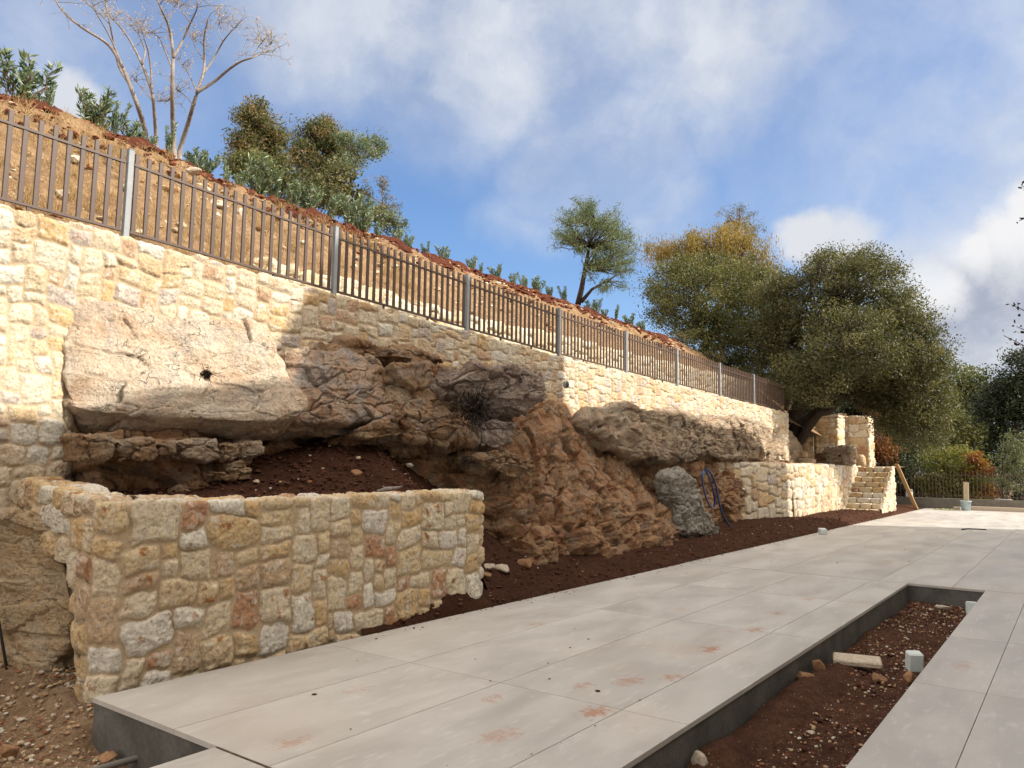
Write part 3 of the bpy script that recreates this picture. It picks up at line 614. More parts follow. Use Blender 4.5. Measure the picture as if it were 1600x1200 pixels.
r_ = np.random.RandomState(5)
n = 11000; x = -9.5+5.6*r_.rand(n); y = .6+2.5*r_.rand(n); s = .007+.045*r_.rand(n)**4
k = ~((x > -5.45) & (y > 2.65)); x, y, s = x[k], y[k], s[k]
stonestuff('loose_gravel', np.stack([x, y, zgr(x, y)+.02+s*.1], -1), s, M_peb, 3)
n = 4200; x = -2.0+.86*r_.rand(n); y = 2.5+9.9*r_.rand(n); s = .005+.03*r_.rand(n)**5
stonestuff('trench_pebbles', np.stack([x, y, -.25+.02*r_.rand(n)], -1), s, M_peb, 4)
n = 1800; x = -2.02+.9*r_.rand(n); y = 3+9.4*r_.rand(n); s = .01+.05*r_.rand(n)**3
stonestuff('trench_clods', np.stack([x, y, -.26+.02*r_.rand(n)], -1), s, M_clod, 5)
n = 2600; y = 5.6+26*r_.rand(n)**1.3; x = -5.5-1.3*r_.rand(n)**1.2; s = .012+.05*r_.rand(n)**3
stonestuff('soil_clods', np.stack([x, y, zbed(x, y)+.02], -1), s, M_clod, 6)
n = 150; y = 7.2+16*r_.rand(n); x = -5.6-1.1*r_.rand(n); s = .012+.03*r_.rand(n)**3
stonestuff('soil_pebbles', np.stack([x, y, zbed(x, y)+.035], -1), s, M_peb, 7)

# hillside behind the upper wall
def zhill(x, y):
    d = -8.38-x
    ter = sst(6.0, 8.0, y)*(1-sst(27.5, 30, y)); base = np.interp(y, [-5, 10, 27, 34, 50], [3.75, 3.6, 3.45, 2.9, 2.5])
    z1 = base+.10*d+np.interp(d, [0, .5, 3.3, 3.7, 4.6, 40], [0, .35, 2.62, 2.72, 2.45, .5])
    z2 = np.where(d < 1.25, base+.25*d, np.interp(d, [1.25, 1.3, 3.6, 4.3, 7, 40], [0, 1, 1, 1, 1, 1])*0+np.interp(d, [1.25, 1.45, 3.3, 3.7, 4.6, 40], [4.45, 4.62, 6.42, 6.56, 6.3, 4.5]))
    z = z1*(1-ter)+z2*ter
    z = z-sst(1.8, 3.3, d)*np.clip(.09+.010*(y-8), .09, .26)
    drop = sst(30, 52, y)*.55
    return z*(1-drop)+2.2*drop
def hill():
    ds = np.r_[np.arange(0, 4.6, .045), np.geomspace(4.6, 60, 26)]; ys = [-8.]
    while ys[-1] < 34: ys.append(ys[-1]+.045*max(1, ys[-1]/6))
    ys = np.r_[ys, np.geomspace(35, 150, 14)]
    D, Y = np.meshgrid(ds, ys, indexing='ij'); x = -8.38-D.ravel(); y = Y.ravel(); z = zhill(x, y)
    P = np.stack([x, y, z], -1); near = sst(6, 4, -8.38-x)*.9+.1
    P[:, 2] += near*(.20*fbm(P, .8, 3, .5, 40)+.13*fbm(P, 2.8, 4, .6, 41)+.04*np.abs(fbm(P, 12, 2, .6, 42)))*sst(0, .5, -8.38-x)
    o = mob('hillside', P, gridf(len(ds), len(ys)), M_slope); o['kind'] = 'structure'
hill()
def berm():
    ys = [-8.]
    while ys[-1] < 27: ys.append(ys[-1]+.035*max(1, ys[-1]/5))
    ys = np.array(ys); th = np.linspace(0, math.pi, 22); Y, T = np.meshgrid(ys, th, indexing='ij'); y, t_ = Y.ravel(), T.ravel()
    c = -12.02+.16*pn(np.stack([y*.5, y*0, y*0], -1), 3); wd = .42+.25*pn(np.stack([y*.9, y*0+4, y*0], -1), 5); ht = .13+.17*pn(np.stack([y*1.4, y*0+9, y*0], -1), 6)
    x = c+wd*np.cos(t_); z = zhill(c, y)-.03+np.maximum(ht, .06)*np.sin(t_)-.22*(np.cos(t_) > 0)*np.cos(t_)
    P = np.stack([x, y, z], -1); N = np.stack([np.cos(t_), 0*t_, np.sin(t_)], -1); P += N*(.10*fbm(P, 4, 4, .65, 50)+.10*np.abs(fbm(P, 11, 3, .6, 51)))[:, None]
    o = mob('red_soil_ridge', P, gridf(len(ys), 22), M_berm); o['kind'] = 'structure'
    r_ = np.random.RandomState(8); n = 3200; y = -2+28*r_.rand(n); d = 3.3+.7*r_.rand(n)-(r_.rand(n)**3)*1.0; x = -8.38-d
    stonestuff('ridge_clods', np.stack([x, y, zhill(x, y)+.10*r_.rand(n)], -1), .03+.14*r_.rand(n)**3.5, M_clodr, 9)
    n = 1500; y = -1+27*r_.rand(n); x = -8.6-3.2*r_.rand(n)
    stonestuff('hillside_rubble', np.stack([x, y, zhill(x, y)+.03], -1), .03+.16*r_.rand(n)**4, M_whst if False else stone_mat('slope_stones', [(.50, .34, .19), (.58, .48, .34), (.40, .22, .11), (.60, .54, .43)]), 10)
berm()

# ================================================================== THINGS
# big retaining wall
us = depth_steps(-4, 27.0, .0016)+4
o = rubble('stone_wall', [(-8, -4), (-8, 27.0)], lambda u: np.interp(u-4, [-4, 6, 9, 27], [.85, 1.2, 2.2, 1.9]), lambda u: ZT(u-4), M_wall, us=us, vres=.0135, cap=.4, cw=.235, ch=.175, seed=21, depth=.022, mw=.09, bulge=lambda u, z: .30*sst(7.72, 7.30, u)*sst(3.2, 1.9, z))
tag(o, 'long tall cream rubble stone retaining wall carrying the brown railing', 'wall')
# low terrace wall on the slope
us = depth_steps(6.2, 28., .0024, 9.5)-6.2
o = rubble('terrace_wall', [(-9.55, 6.2), (-9.55, 28)], lambda u: np.interp(u, [0, 2, 22], [4.15, 3.9, 3.7]), lambda u: np.interp(u, [0, .6, 5, 12, 22], [4.35, 4.55, 4.47, 4.6, 4.72]), M_terr, us=us, vres=.03, cap=.35, cw=.34, ch=.26, seed=31, depth=.06, mw=.09, top_n=.05)
tag(o, 'low pale block terrace wall on the slope behind the railing', 'wall')

# planter wall
pth = [(-8.05, 3.02), (-7.0, 2.95), (-6.1, 2.82), (-5.78, 2.80), (-5.62, 2.88), (-5.585, 3.1), (-5.58, 7.0), (-5.60, 7.06), (-5.98, 7.08)]
Lc = plen(pth[:4])
o = rubble('planter_wall', pth, lambda u: np.interp(u, [0, Lc-.45, Lc-.18, Lc, 99], [.86, .80, .2, -.4, -.4]), lambda u: np.interp(u, [0, 1.2, Lc, Lc+1.5, 99], [1.42, 1.34, 1.27, 1.27, 1.29]), M_plant, res=.0115, cap=.34, cw=.272, ch=.21, seed=44, depth=.026, mw=.105, top_n=.018)
tag(o, 'low curved ochre rubble planter wall at the near left of the paving', 'wall')

# natural rock under the left return of the planter
boulder('bedrock_outcrop', [(-160, 800), (-60, 795), (60, 800), (95, 850), (108, 900), (118, 960), (112, 1010), (80, 1050), (0, 1085), (-160, 1120)], -6.9, a=0, b=5., zr=.5, yr=2.93, Tf=.05, Tb=.6, e=.35, res=.014, m=M_tan, seed=70, dk=dict(a0=.04, a1=.02, a2=.012, strat=.025, crack=.02, fa=.04, fb=.015))
tag(bpy.data.objects['bedrock_outcrop'], 'smooth tan bedrock slab under the left end of the planter wall', 'rock')

# planter soil
def zps(x, y):
    k = -5.85-x
    z = 1.17+.03*k+np.interp(y, [2.8, 4.2, 5.2, 6.5, 9], [.05, .10, .42, .66, .66])*sst(.25, 1.6, k)
    return z-np.maximum(0, y-6.85)*np.interp(k, [0, .6, 1.6], [1.6, .8, .35])
hf('planter_soil', -8.05, -5.85, 2.98, 8.3, zps, M_soil, .022, 1.0, a=.04)
r_ = np.random.RandomState(15); n = 2200; x = -5.9-1.7*r_.rand(n); y = 3.05+4.3*r_.rand(n)
stonestuff('planter_clods', np.stack([x, y, zps(x, y)+.02], -1), .014+.045*r_.rand(n)**2.5, M_clod, 16)
n = 70; x = -6.4-1.2*r_.rand(n); y = 4.6+2.9*r_.rand(n)
stonestuff('planter_pebbles', np.stack([x, y, zps(x, y)+.035], -1), .012+.05*r_.rand(n)**4, M_peb, 17)

# bedrock face: x as a function of (y, z)
def cliff():
    ys = depth_steps(2.4, 25.5, .0024, 7.); zs = np.arange(-.15, 3.35, .02)
    Yk = [2.4, 3.25, 3.6, 4.5, 6.5, 7.6, 8.6, 9.6, 11.0, 12.5, 14.0, 15.3, 16.2, 18.5, 22, 25.5]
    Zk = [-.15, .4, .9, 1.3, 1.6, 1.9, 2.2, 2.6, 3.0, 3.35]
    T = np.array([[-8.5]*10, [-8.4]*10, [-7.35, -7.35, -7.35, -7.4, -7.5, -7.6, -7.95, -8.1, -8.2, -8.3],
                  [-7.0, -7.0, -7.1, -7.15, -7.2, -7.4, -7.9, -8.1, -8.2, -8.3],
                  [-7.4, -7.4, -7.5, -7.6, -7.7, -7.8, -7.9, -8.0, -8.05, -8.3],
                  [-7.3, -7.3, -7.3, -7.4, -7.5, -7.6, -7.7, -7.9, -7.93, -8.3],
                  [-7.25, -7.2, -7.1, -7.05, -7.1, -7.2, -7.4, -7.6, -7.9, -8.3],
                  [-6.5, -6.62, -6.78, -6.95, -7.05, -7.1, -7.2, -7.45, -7.75, -8.3],
                  [-6.42, -6.55, -6.72, -6.9, -7.0, -7.1, -7.25, -7.5, -7.8, -8.3],
                  [-6.42, -6.6, -6.78, -7.0, -7.15, -7.3, -7.5, -7.75, -8.1, -8.3],
                  [-6.46, -6.65, -6.9, -7.2, -7.4, -7.6, -7.8, -8.1, -8.2, -8.3],
                  [-6.6, -6.85, -7.2, -7.5, -7.7, -7.8, -8.0, -8.15, -8.2, -8.3],
                  [-7.55, -7.6, -7.7, -7.75, -7.8, -7.85, -8.0, -8.15, -8.2, -8.3],
                  [-7.55, -7.6, -7.65, -7.7, -7.75, -7.85, -8.0, -8.15, -8.2, -8.3],
                  [-7.7, -7.7, -7.7, -7.7, -7.75, -7.85, -8.0, -8.15, -8.2, -8.3],
                  [-7.9, -7.9, -7.9, -7.9, -7.9, -7.95, -8.0, -8.15, -8.2, -8.3]])
    A = np.array([np.interp(ys, Yk, T[:, k]) for k in range(len(Zk))]).T; Xg = np.array([np.interp(zs, Zk, A[i]) for i in range(len(ys))])
    Y, Z = np.meshgrid(ys, zs, indexing='ij'); P = np.stack([Xg, Y, Z], -1)
    du = np.gradient(P, axis=0); dv = np.gradient(P, axis=1); N = np.cross(du, dv); N /= np.linalg.norm(N, axis=2)[..., None]; N[N[..., 0] < 0] *= -1
    P, N = P.reshape(-1, 3), N.reshape(-1, 3)
    # tilted bedding on the central face
    V = disp(P, N, 90, a0=.18, a1=.03, a2=.018, strat=.02, crack=.10, s0=.9, fa=.22, fb=.028)
    Q = V@np.array([[1, 0, 0], [0, .82, -.57], [0, .57, .82]]).T; V += N*(.032*fbm(Q*[.6, .5, 5.], 1.7, 4, .62, 95))[:, None]*sst(8.5, 10, V[:, 1])[:, None]
    k = sst(2.75, 2.95, V[:, 2]); V[:, 0] = V[:, 0]*(1-k)+np.minimum(V[:, 0], -8.06+.02*pn(V*3, 4))*k*sst(10.5, 11.5, V[:, 1])+V[:, 0]*k*(1-sst(10.5, 11.5, V[:, 1]))
    o = mob('bedrock_face', V, gridf(len(ys), len(zs)), M_cliff); o['kind'] = 'structure'
cliff()

B = []
def rock(name, label, *a, **k): o = boulder(name, *a, **k); tag(o, label, 'rock'); return o
D1 = dict(a0=.10, a1=.022, a2=.012, strat=.006, crack=.006, fa=.05, fb=.008)
rock('pale_boulder', 'huge sunlit pale limestone boulder above the left of the planter',
     [(100, 640), (96, 560), (102, 500), (114, 468), (180, 478), (260, 500), (330, 503), (385, 505), (415, 528), (440, 556), (452, 592), (470, 612), (487, 630), (472, 652), (430, 664), (380, 668), (320, 662), (240, 656), (150, 652)],
     -7.38, a=-.5, b=.42, zr=2.3, yr=4.2, Tf=.12, Tb=.85, e=.5, res=.0155, m=M_pale, seed=101, dk=D1)
rock('grey_ledge_rock', 'grey and tan rock slab just right of the sunlit pale boulder',
     [(435, 548), (470, 542), (530, 543), (580, 556), (603, 585), (615, 615), (630, 650), (618, 672), (588, 668), (560, 658), (530, 668), (490, 660), (455, 668), (430, 620)],
     -7.15, a=-.35, zr=2.3, Tf=.15, Tb=.8, e=.45, res=.016, m=M_grey, seed=113, dk=dict(a0=.10, a1=.025, a2=.016, strat=.01, crack=.02, fa=.10, fb=.035))
rock('brown_ledge_rock', 'brown craggy rock between the grey slab and the dark blunt block',
     [(585, 566), (640, 566), (700, 575), (745, 590), (748, 650), (735, 690), (705, 697), (660, 690), (625, 686), (560, 690), (545, 672), (600, 660)],
     -7.08, a=-.25, zr=2.3, Tf=.15, Tb=.9, e=.4, res=.016, m=M_brown, seed=124, dk=dict(a0=.12, a1=.035, a2=.018, strat=.015, crack=.06, fa=.17, fb=.035))
rock('dark_block_rock', 'dark grey blunt overhanging rock block with a dead bush at its foot',
     [(688, 600), (700, 580), (725, 572), (780, 572), (828, 578), (840, 592), (836, 620), (822, 646), (800, 655), (765, 648), (725, 640), (700, 628)],
     -6.95, a=-.1, zr=2.5, Tf=.24, Tb=1., e=.36, res=.015, m=M_darkr, seed=131, dk=dict(a0=.07, a1=.04, a2=.022, strat=.02, crack=.035))
rock('small_block_rock', 'small grey square rock block wedged beneath the dark blunt block',
     [(735, 660), (755, 655), (792, 657), (797, 672), (790, 693), (765, 701), (737, 697)], -6.95, zr=2., Tf=.2, Tb=.8, e=.36, res=.014, m=M_darkr, seed=142, dk=dict(a0=.04, a1=.02, a2=.018, strat=.01, crack=.02, fa=.06, fb=.04))
rock('layered_block_rock', 'layered brown rock shelf third down below the dark blunt block',
     [(728, 715), (740, 702), (765, 697), (792, 702), (815, 722), (815, 742), (795, 752), (765, 742), (740, 730)], -6.85, zr=1.6, Tf=.2, Tb=.8, e=.36, res=.014, m=M_brown, seed=153, dk=dict(a0=.05, a1=.03, a2=.018, strat=.03, crack=.03, fa=.08, fb=.06))
rock('wall_foot_rock', 'long reddish broken rock between the shaded stone wall and the grey slab',
     [(500, 552), (530, 535), (600, 545), (660, 552), (690, 562), (680, 580), (620, 582), (560, 572)], -7.85, zr=2.9, Tf=.18, Tb=.3, e=.5, res=.016, m=M_brown, seed=164, dk=dict(a0=.08, a1=.06, a2=.02, strat=.07, crack=.06))
rock('long_ledge_rock', 'long overhanging rock ledge running to the stair, its right end sunlit',
     [(918, 662), (926, 642), (960, 634), (1010, 638), (1060, 643), (1130, 650), (1190, 660), (1225, 672), (1243, 690), (1247, 712), (1235, 722), (1200, 724), (1160, 722), (1120, 722), (1090, 714), (1050, 724), (1000, 722), (960, 706), (935, 690)],
     -7.15, a=-.12, b=-.075, yr=12, zr=2.1, Tf=.28, Tb=.9, e=.5, res=.024, m=M_ledge, seed=176, dk=dict(a0=.15, a1=.04, a2=.016, strat=.022, crack=.05, fa=.11, fb=.022))
rock('standing_boulder', 'grey lichen covered boulder standing on end beside the blue hose',
     [(1026, 748), (1034, 737), (1050, 732), (1064, 738), (1078, 765), (1092, 795), (1106, 820), (1116, 838), (1098, 848), (1065, 845), (1048, 832), (1044, 800), (1034, 775)], -7.0, a=-.15, zr=.9, Tf=.28, Tb=.3, e=.6, res=.02, m=M_stand, seed=188, dk=dict(a0=.05, a1=.06, a2=.035, strat=.0, crack=.04))
# a row of broken stones under the pale boulder
row = [((122, 678), (165, 680), (168, 712), (160, 722), (124, 720)), ((176, 690), (232, 685), (240, 705), (225, 720), (180, 720)), ((240, 692), (262, 694), (268, 708), (258, 714), (240, 712)), ((268, 690), (330, 684), (334, 714), (318, 722), (280, 716)), ((338, 694), (368, 690), (372, 716), (340, 720)), ((366, 692), (404, 690), (407, 712), (370, 718)), ((345, 722), (372, 718), (375, 730), (350, 735)), ((330, 738), (385, 732), (388, 750), (340, 752))]
lbs = ['brown stone under the pale boulder, leftmost of the broken row', 'rounded brown stone, second from left in the row under the pale boulder', 'small tan stone, third from left in the row under the pale boulder', 'wide flat faced stone, fourth from left in the row under the pale boulder', 'tan stone second from the right end of the row under the pale boulder', 'grey squared stone at the right end of the row under the pale boulder', 'small pale wedge stone below the right end of the broken row', 'flat tan slab lying on the planter soil below the broken row']
for i, (pl, lb) in enumerate(zip(row, lbs)):
    o = boulder('broken_stone', pl, -7.0, zr=1.7, Tf=.12, Tb=.45, e=.38, res=.012, m=M_ledge if i in (3, 5) else M_brown, seed=200+i*7, dk=dict(a0=.02, a1=.015, a2=.012, strat=.006, crack=.008, fa=.03, fb=.025, s0=1.6)); tag(o, lb, 'stone', 'broken stones under the pale boulder')

# stair wall: shaded face, corner, sunlit face
pth = [(-8.2, 20.6), (-7.86, 21.0), (-7.0, 24.4), (-7.0, 30.0)]
pth = [(-7.95, 20.0), (-7.0, 24.35), (-7.0, 32.9)]
o = rubble('landing_wall', pth, -.2, lambda u: 1.72+0*u, M_wall, res=.032, vres=.028, cap=1.2, cw=.42, ch=.3, seed=61, depth=.05, mw=.07, rad=.02)
tag(o, 'chest high cream stone wall left of the stair, one face shaded, one sunlit', 'wall')
# stair
def stair():
    t0 = empty('stone_stair', (-6.4, 30, 0), 'flight of nine rough yellow stone steps up to the landing', 'stair')
    for i in range(9):
        z1 = .19*(i+1)+.03; y0 = 30.0+.29*i; w = -5.78; b = Bag(); r_ = np.random.RandomState(i+3)
        xs = [-6.98]; 
        while xs[-1] < w-.35: xs.append(xs[-1]+.28+.22*r_.rand())
        xs.append(w); V = []
        P = []; cols = []; Fs = []; k = 0
        for a, c in zip(xs[:-1], xs[1:]):
            n_ = 9; g = np.linspace(-1, 1, n_); 
            for ax in range(3):
                for sg in (-1, 1):
                    A, Bb = np.meshgrid(g, g, indexing='ij'); q = np.zeros((n_*n_, 3)); q[:, ax] = sg; q[:, (ax+1) % 3] = A.ravel(); q[:, (ax+2) % 3] = Bb.ravel()
                    q = q/(np.sum(np.abs(q)**8, 1)**(1/8.))[:, None]; q = q*[(c-a)/2-.008, .20, .098]+[(a+c)/2, y0+.20+.015*r_.rand()*0, z1-.1]
                    q += .02*np.stack([fbm(q, 5, 2, .5, 70+j) for j in range(3)], -1); P.append(q); f = gridf(n_, n_)+k; Fs.append(f if sg > 0 else f[:, ::-1]); k += n_*n_
                    cols.append(np.repeat([[r_.rand()*0+h1(len(P)//6, i, 3), 1, .3]], n_*n_, 0))
        mob('step', np.concatenate(P), np.concatenate(Fs), M_plant, t0, True, np.concatenate(cols))
    # flank wall on the right
    us_ = np.arange(0, 2.75, .03)
    o = rubble('flank', [(-5.74, 30.05), (-5.74, 32.75)], -.2, lambda u: np.clip(.19+np.floor(u/.29)*.19+.02, .2, 1.74), M_wall, us=us_, vres=.028, cap=.06, cw=.36, ch=.22, seed=66, depth=.04, mw=.08, parent=t0, rad=.02)
    b = Bag(); b.box((-6.95, 30.3, -.2), (-5.85, 32.7, .2)); b.box((-6.95, 31.5, .1), (-5.85, 32.7, .9)); b.build('core', M_curb, t0)
stair()
# landing
hf('landing', -9.6, -5.8, 24.0, 36.0, lambda x, y: np.where((x > -6.98) & (y < 32.7), -.3, 1.66+.02*(y-30)), M_gravel, .08, 2.0, a=.03)
# upper little walls on the landing
o = rubble('end_wall', [(-8.3, 34.6), (-6.98, 34.6), (-6.95, 35.3)], 1.5, lambda u: 3.84+0*u, M_plant, res=.035, cap=.4, cw=.40, ch=.26, seed=67, depth=.04, mw=.07, rad=.02); tag(o, 'upright yellow stone end wall on the landing above the stair', 'wall')
o = rubble('stone_pillar', [(-8.75, 33.5), (-8.72, 33.3), (-7.88, 33.3), (-7.86, 34.3)], 2.3, lambda u: 3.72+0*u, M_plant, res=.035, cap=.5, cw=.36, ch=.24, seed=68, depth=.04, mw=.07, rad=.02); tag(o, 'squat stone gate pillar left of the yellow end wall', 'pillar')
b = Bag(); b.box((-8.82, 33.22, 3.76), (-7.8, 34.0, 3.86), bev=.015); o = b.build('capstone', M_whst); tag(o, 'flat pale capstone lying on the squat stone pillar', 'capstone')
o = rubble('back_wall', [(-12, 35.6), (-8.1, 35.6)], 1.8, lambda u: 4.05+0*u, M_plant, res=.045, cap=.4, cw=.5, ch=.28, seed=69, depth=.03, mw=.06); tag(o, 'shaded stone wall behind the oak trunk above the landing', 'wall')
o = rubble('low_wall', [(-10.6, 32.6), (-8.75, 32.9)], 1.8, lambda u: 2.95+0*u, M_plant, res=.04, cap=.35, cw=.45, ch=.25, seed=72, depth=.03, mw=.06); tag(o, 'low stone wall at the foot of the oak trunk', 'wall')
def steps2():
    t0 = empty('upper_steps', (-8.6, 30, 1.7), 'three rough rock cut steps at the right end of the long ledge', 'steps')
    for i in range(3):
        g = [(-9.6+.0*i, 29.0+.45*i, 1.72+.28*i), (-7.75-.38*i, 29.6+.45*i, 2.0+.28*i)]
        n_ = 14; gg = np.linspace(-1, 1, n_); P = []; Fs = []; k = 0; lo, hi = np.array(g[0]), np.array(g[1])
        for ax in range(3):
            for sg in (-1, 1):
                A, Bb = np.meshgrid(gg, gg, indexing='ij'); q = np.zeros((n_*n_, 3)); q[:, ax] = sg; q[:, (ax+1) % 3] = A.ravel(); q[:, (ax+2) % 3] = Bb.ravel()
                q = q/(np.sum(np.abs(q)**7, 1)**(1/7.))[:, None]; q = (lo+hi)/2+q*(hi-lo)/2; q += .06*np.stack([fbm(q, 3, 3, .5, 75+j) for j in range(3)], -1)
                P.append(q); f = gridf(n_, n_)+k; Fs.append(f if sg > 0 else f[:, ::-1]); k += n_*n_
        mob('step', np.concatenate(P), np.concatenate(Fs), M_tan, t0, True)
steps2()
def yrock(name, label, out, y, **k):   # boulder whose outline stands across the path (facing the paving)
    pts = np.array([aty(u, v, y) for u, v in out]); c = pts.mean(0); q = pts-c; th = np.arange(len(q))
    qq = np.vstack([q, q[:1]]); L = np.r_[0, np.cumsum(np.linalg.norm(np.diff(qq, axis=0), axis=1))]; s_ = np.linspace(0, L[-1], 90, endpoint=False)
    Bq = np.stack([np.interp(s_, L, qq[:, j]) for j in range(3)], -1); ph = np.linspace(1.56, -1.56, 34); r = np.cos(ph)**.5; h_ = -np.sign(ph)*np.abs(np.sin(ph))**.5*k.get('T', .4)
    P = c+Bq[:, None]*r[None, :, None]+np.array([0, 1., 0])*h_[None, :, None]; du = np.roll(P, -1, 0)-np.roll(P, 1, 0); dv = np.gradient(P, axis=1); N = np.cross(du, dv); N /= np.linalg.norm(N, axis=2)[..., None]+1e-9
    if ((P-c)*N).sum() < 0: N = -N
    V = disp(P.reshape(-1, 3), N.reshape(-1, 3), k.get('seed', 3), a0=.08, a1=.05, a2=.03, strat=.03, crack=.05); o = mob(name, V, gridf(90, 34, True), k['m'], None, True); tag(o, label, 'rock')
yrock('landing_boulder', 'mottled grey boulder on the landing in front of the squat pillar', [(1290, 702), (1300, 697), (1330, 698), (1338, 706), (1336, 724), (1325, 730), (1292, 729)], 31.5, m=M_ledge, seed=210)

# upper railing
PY = [3.97, 6.83, 9.67, 12.5, 15.27, 18.0, 20.9, 23.75]
XF = -8.06
names = ['first', 'second', 'third', 'fourth', 'fifth', 'sixth', 'seventh', 'eighth']
post0 = None
for i, y in enumerate(PY):
    z = float(ZT(y))
    if post0 is None:
        po = empty('fence_post', (XF, y, z), 'x', 'post'); b = Bag(); b.box((-.03, -.03, -.06), (.03, .03, .985), bev=.003); b.build('upright', M_galv, po, world_verts=False)
        b = Bag(); b.box((-.06, -.06, -.012), (.06, .06, .006), bev=.002); b.build('base_plate', M_galv, po, world_verts=False)
        b = Bag(); b.box((-.0335, -.0335, .985), (.0335, .0335, .993)); b.build('cap', M_galv, po, world_verts=False); post0 = po
    else:
        po = post0.copy(); C.objects.link(po); po.location = (XF, y, z)
        for ch in list(post0.children): c2 = ch.copy(); C.objects.link(c2); c2.parent = po
    tag(po, names[i]+' light grey steel post from the left in the railing on the tall wall', 'post', 'grey posts of the railing on the wall')
def panel(y0, y1, label, nb):
    z0, z1 = float(ZT(y0)), float(ZT(y1)); t0 = empty('steel_railing', (XF-.01, y0, z0), label, 'railing', 'brown railing panels on the tall wall')
    L = y1-y0-.09; sl = (z1-z0)/(y1-y0); f = lambda y: sl*y
    for nm, h_, hh in (('top_rail', .84, .012), ('bottom_rail', .095, .012)):
        b = Bag(); V = []
        for yy in (.045, .045+L):
            for dx in (-.02, .02):
                for dz in (-hh, hh): V.append((dx, yy, f(yy)+h_+dz))
        b.add(V, [(0, 1, 3, 2), (4, 6, 7, 5), (0, 4, 5, 1), (2, 3, 7, 6), (0, 2, 6, 4), (1, 5, 7, 3)]); b.build(nm, M_brownm, t0, world_verts=False)
    me = None
    for k in range(nb):
        yy = .045+.035+(L-.07)*k/(nb-1)
        if me is None:
            b = Bag(); b.box((-.013, -.022, .09), (.013, .023, .975), bev=.003); o = b.build('baluster', M_brownm, t0, world_verts=False); me = o.data
        else: o = bpy.data.objects.new('baluster', me); C.objects.link(o); o.parent = t0
        o.location = (.0, yy, f(yy))
    for yy in (.95, 1.9):
        b = Bag(); b.box((-.012, -.015, -.03), (.012, .015, .085)); o = b.build('foot', M_brownm, t0, world_verts=False); o.location = (0, yy, f(yy))
    return t0
panel(1.13, PY[0], 'leftmost brown steel railing panel, cut by the photo edge', 21)
pl = ['brown steel railing panel between the first and second grey posts', 'brown steel railing panel between the second and third grey posts', 'brown steel railing panel between the third and fourth grey posts', 'brown steel railing panel between the fourth and fifth grey posts', 'brown steel railing panel between the fifth and sixth grey posts', 'brown steel railing panel between the sixth and seventh grey posts', 'brown steel railing panel between the seventh and eighth grey posts']
for i in range(7): panel(PY[i], PY[i+1], pl[i], 21)
panel(PY[7], 26.9, 'rightmost brown steel railing panel beyond the last grey post, in tree shade', 21)

# far curb wall and fence
b = Bag(); b.box((-9.5, 38.35, -.4), (6, 38.6, .45), bev=.01); o = b.build('curb_wall', M_curb); tag(o, 'long low grey concrete wall at the far end of the paving', 'wall')
b = Bag(); b.box((-3.9, 38.0, .004), (6, 38.34, .16), bev=.01); o = b.build('beige_step', M_whst); tag(o, 'beige stone kerb step in front of the far concrete wall', 'step')
ff = empty('far_fence', (-6, 38.48, .45), 'dark bar fence standing on the far concrete wall before the trees', 'fence')
for z_ in (.56, 1.45):
    b = Bag(); b.box((-8.3, 38.465, z_-.015), (5, 38.495, z_+.015)); b.build('rail', M_brownm, ff)
me = None
for k in range(92):
    x_ = -8.2+k*.142
    if me is None: b = Bag(); b.box((-.012, -.012, 0), (.012, .012, 1.17), bev=.002); o = b.build('bar', M_brownm, ff, world_verts=False); me = o.data
    else: o = bpy.data.objects.new('bar', me); C.objects.link(o); o.parent = ff
    o.location = (x_+6, 0, 0.0)

# house behind the camera's right hand: throws the shade over the paving
def house():
    t0 = empty('house', (7, 10, 0), 'tall cream rendered house standing along the right side of the paving', 'house')
    k = math.tan(SUN_EL)/SX
    Hh, Hl, Hr = 4.75+11*k, 1.75+11*k, 2.35+11*k
    for nm, y0, y1, H in (('tall_block', 11.85, 17.5, Hh), ('near_wing', -9, 11.846, Hl), ('far_wing', 17.504, 28.3, Hr)):
        b = Bag(); b.box((3, y0, -.3), (9, y1, H), bev=.01); w_ = b.build(nm, M_house, t0)
        for fl in range(3):
            yy = y0+1.4
            while yy < y1-1.4:
                b = Bag(); b.box((2.975, yy-.5, 1.0+fl*3), (2.998, yy+.5, 2.3+fl*3)); b.build('window', M_glass, t0); yy += 2.7
house()
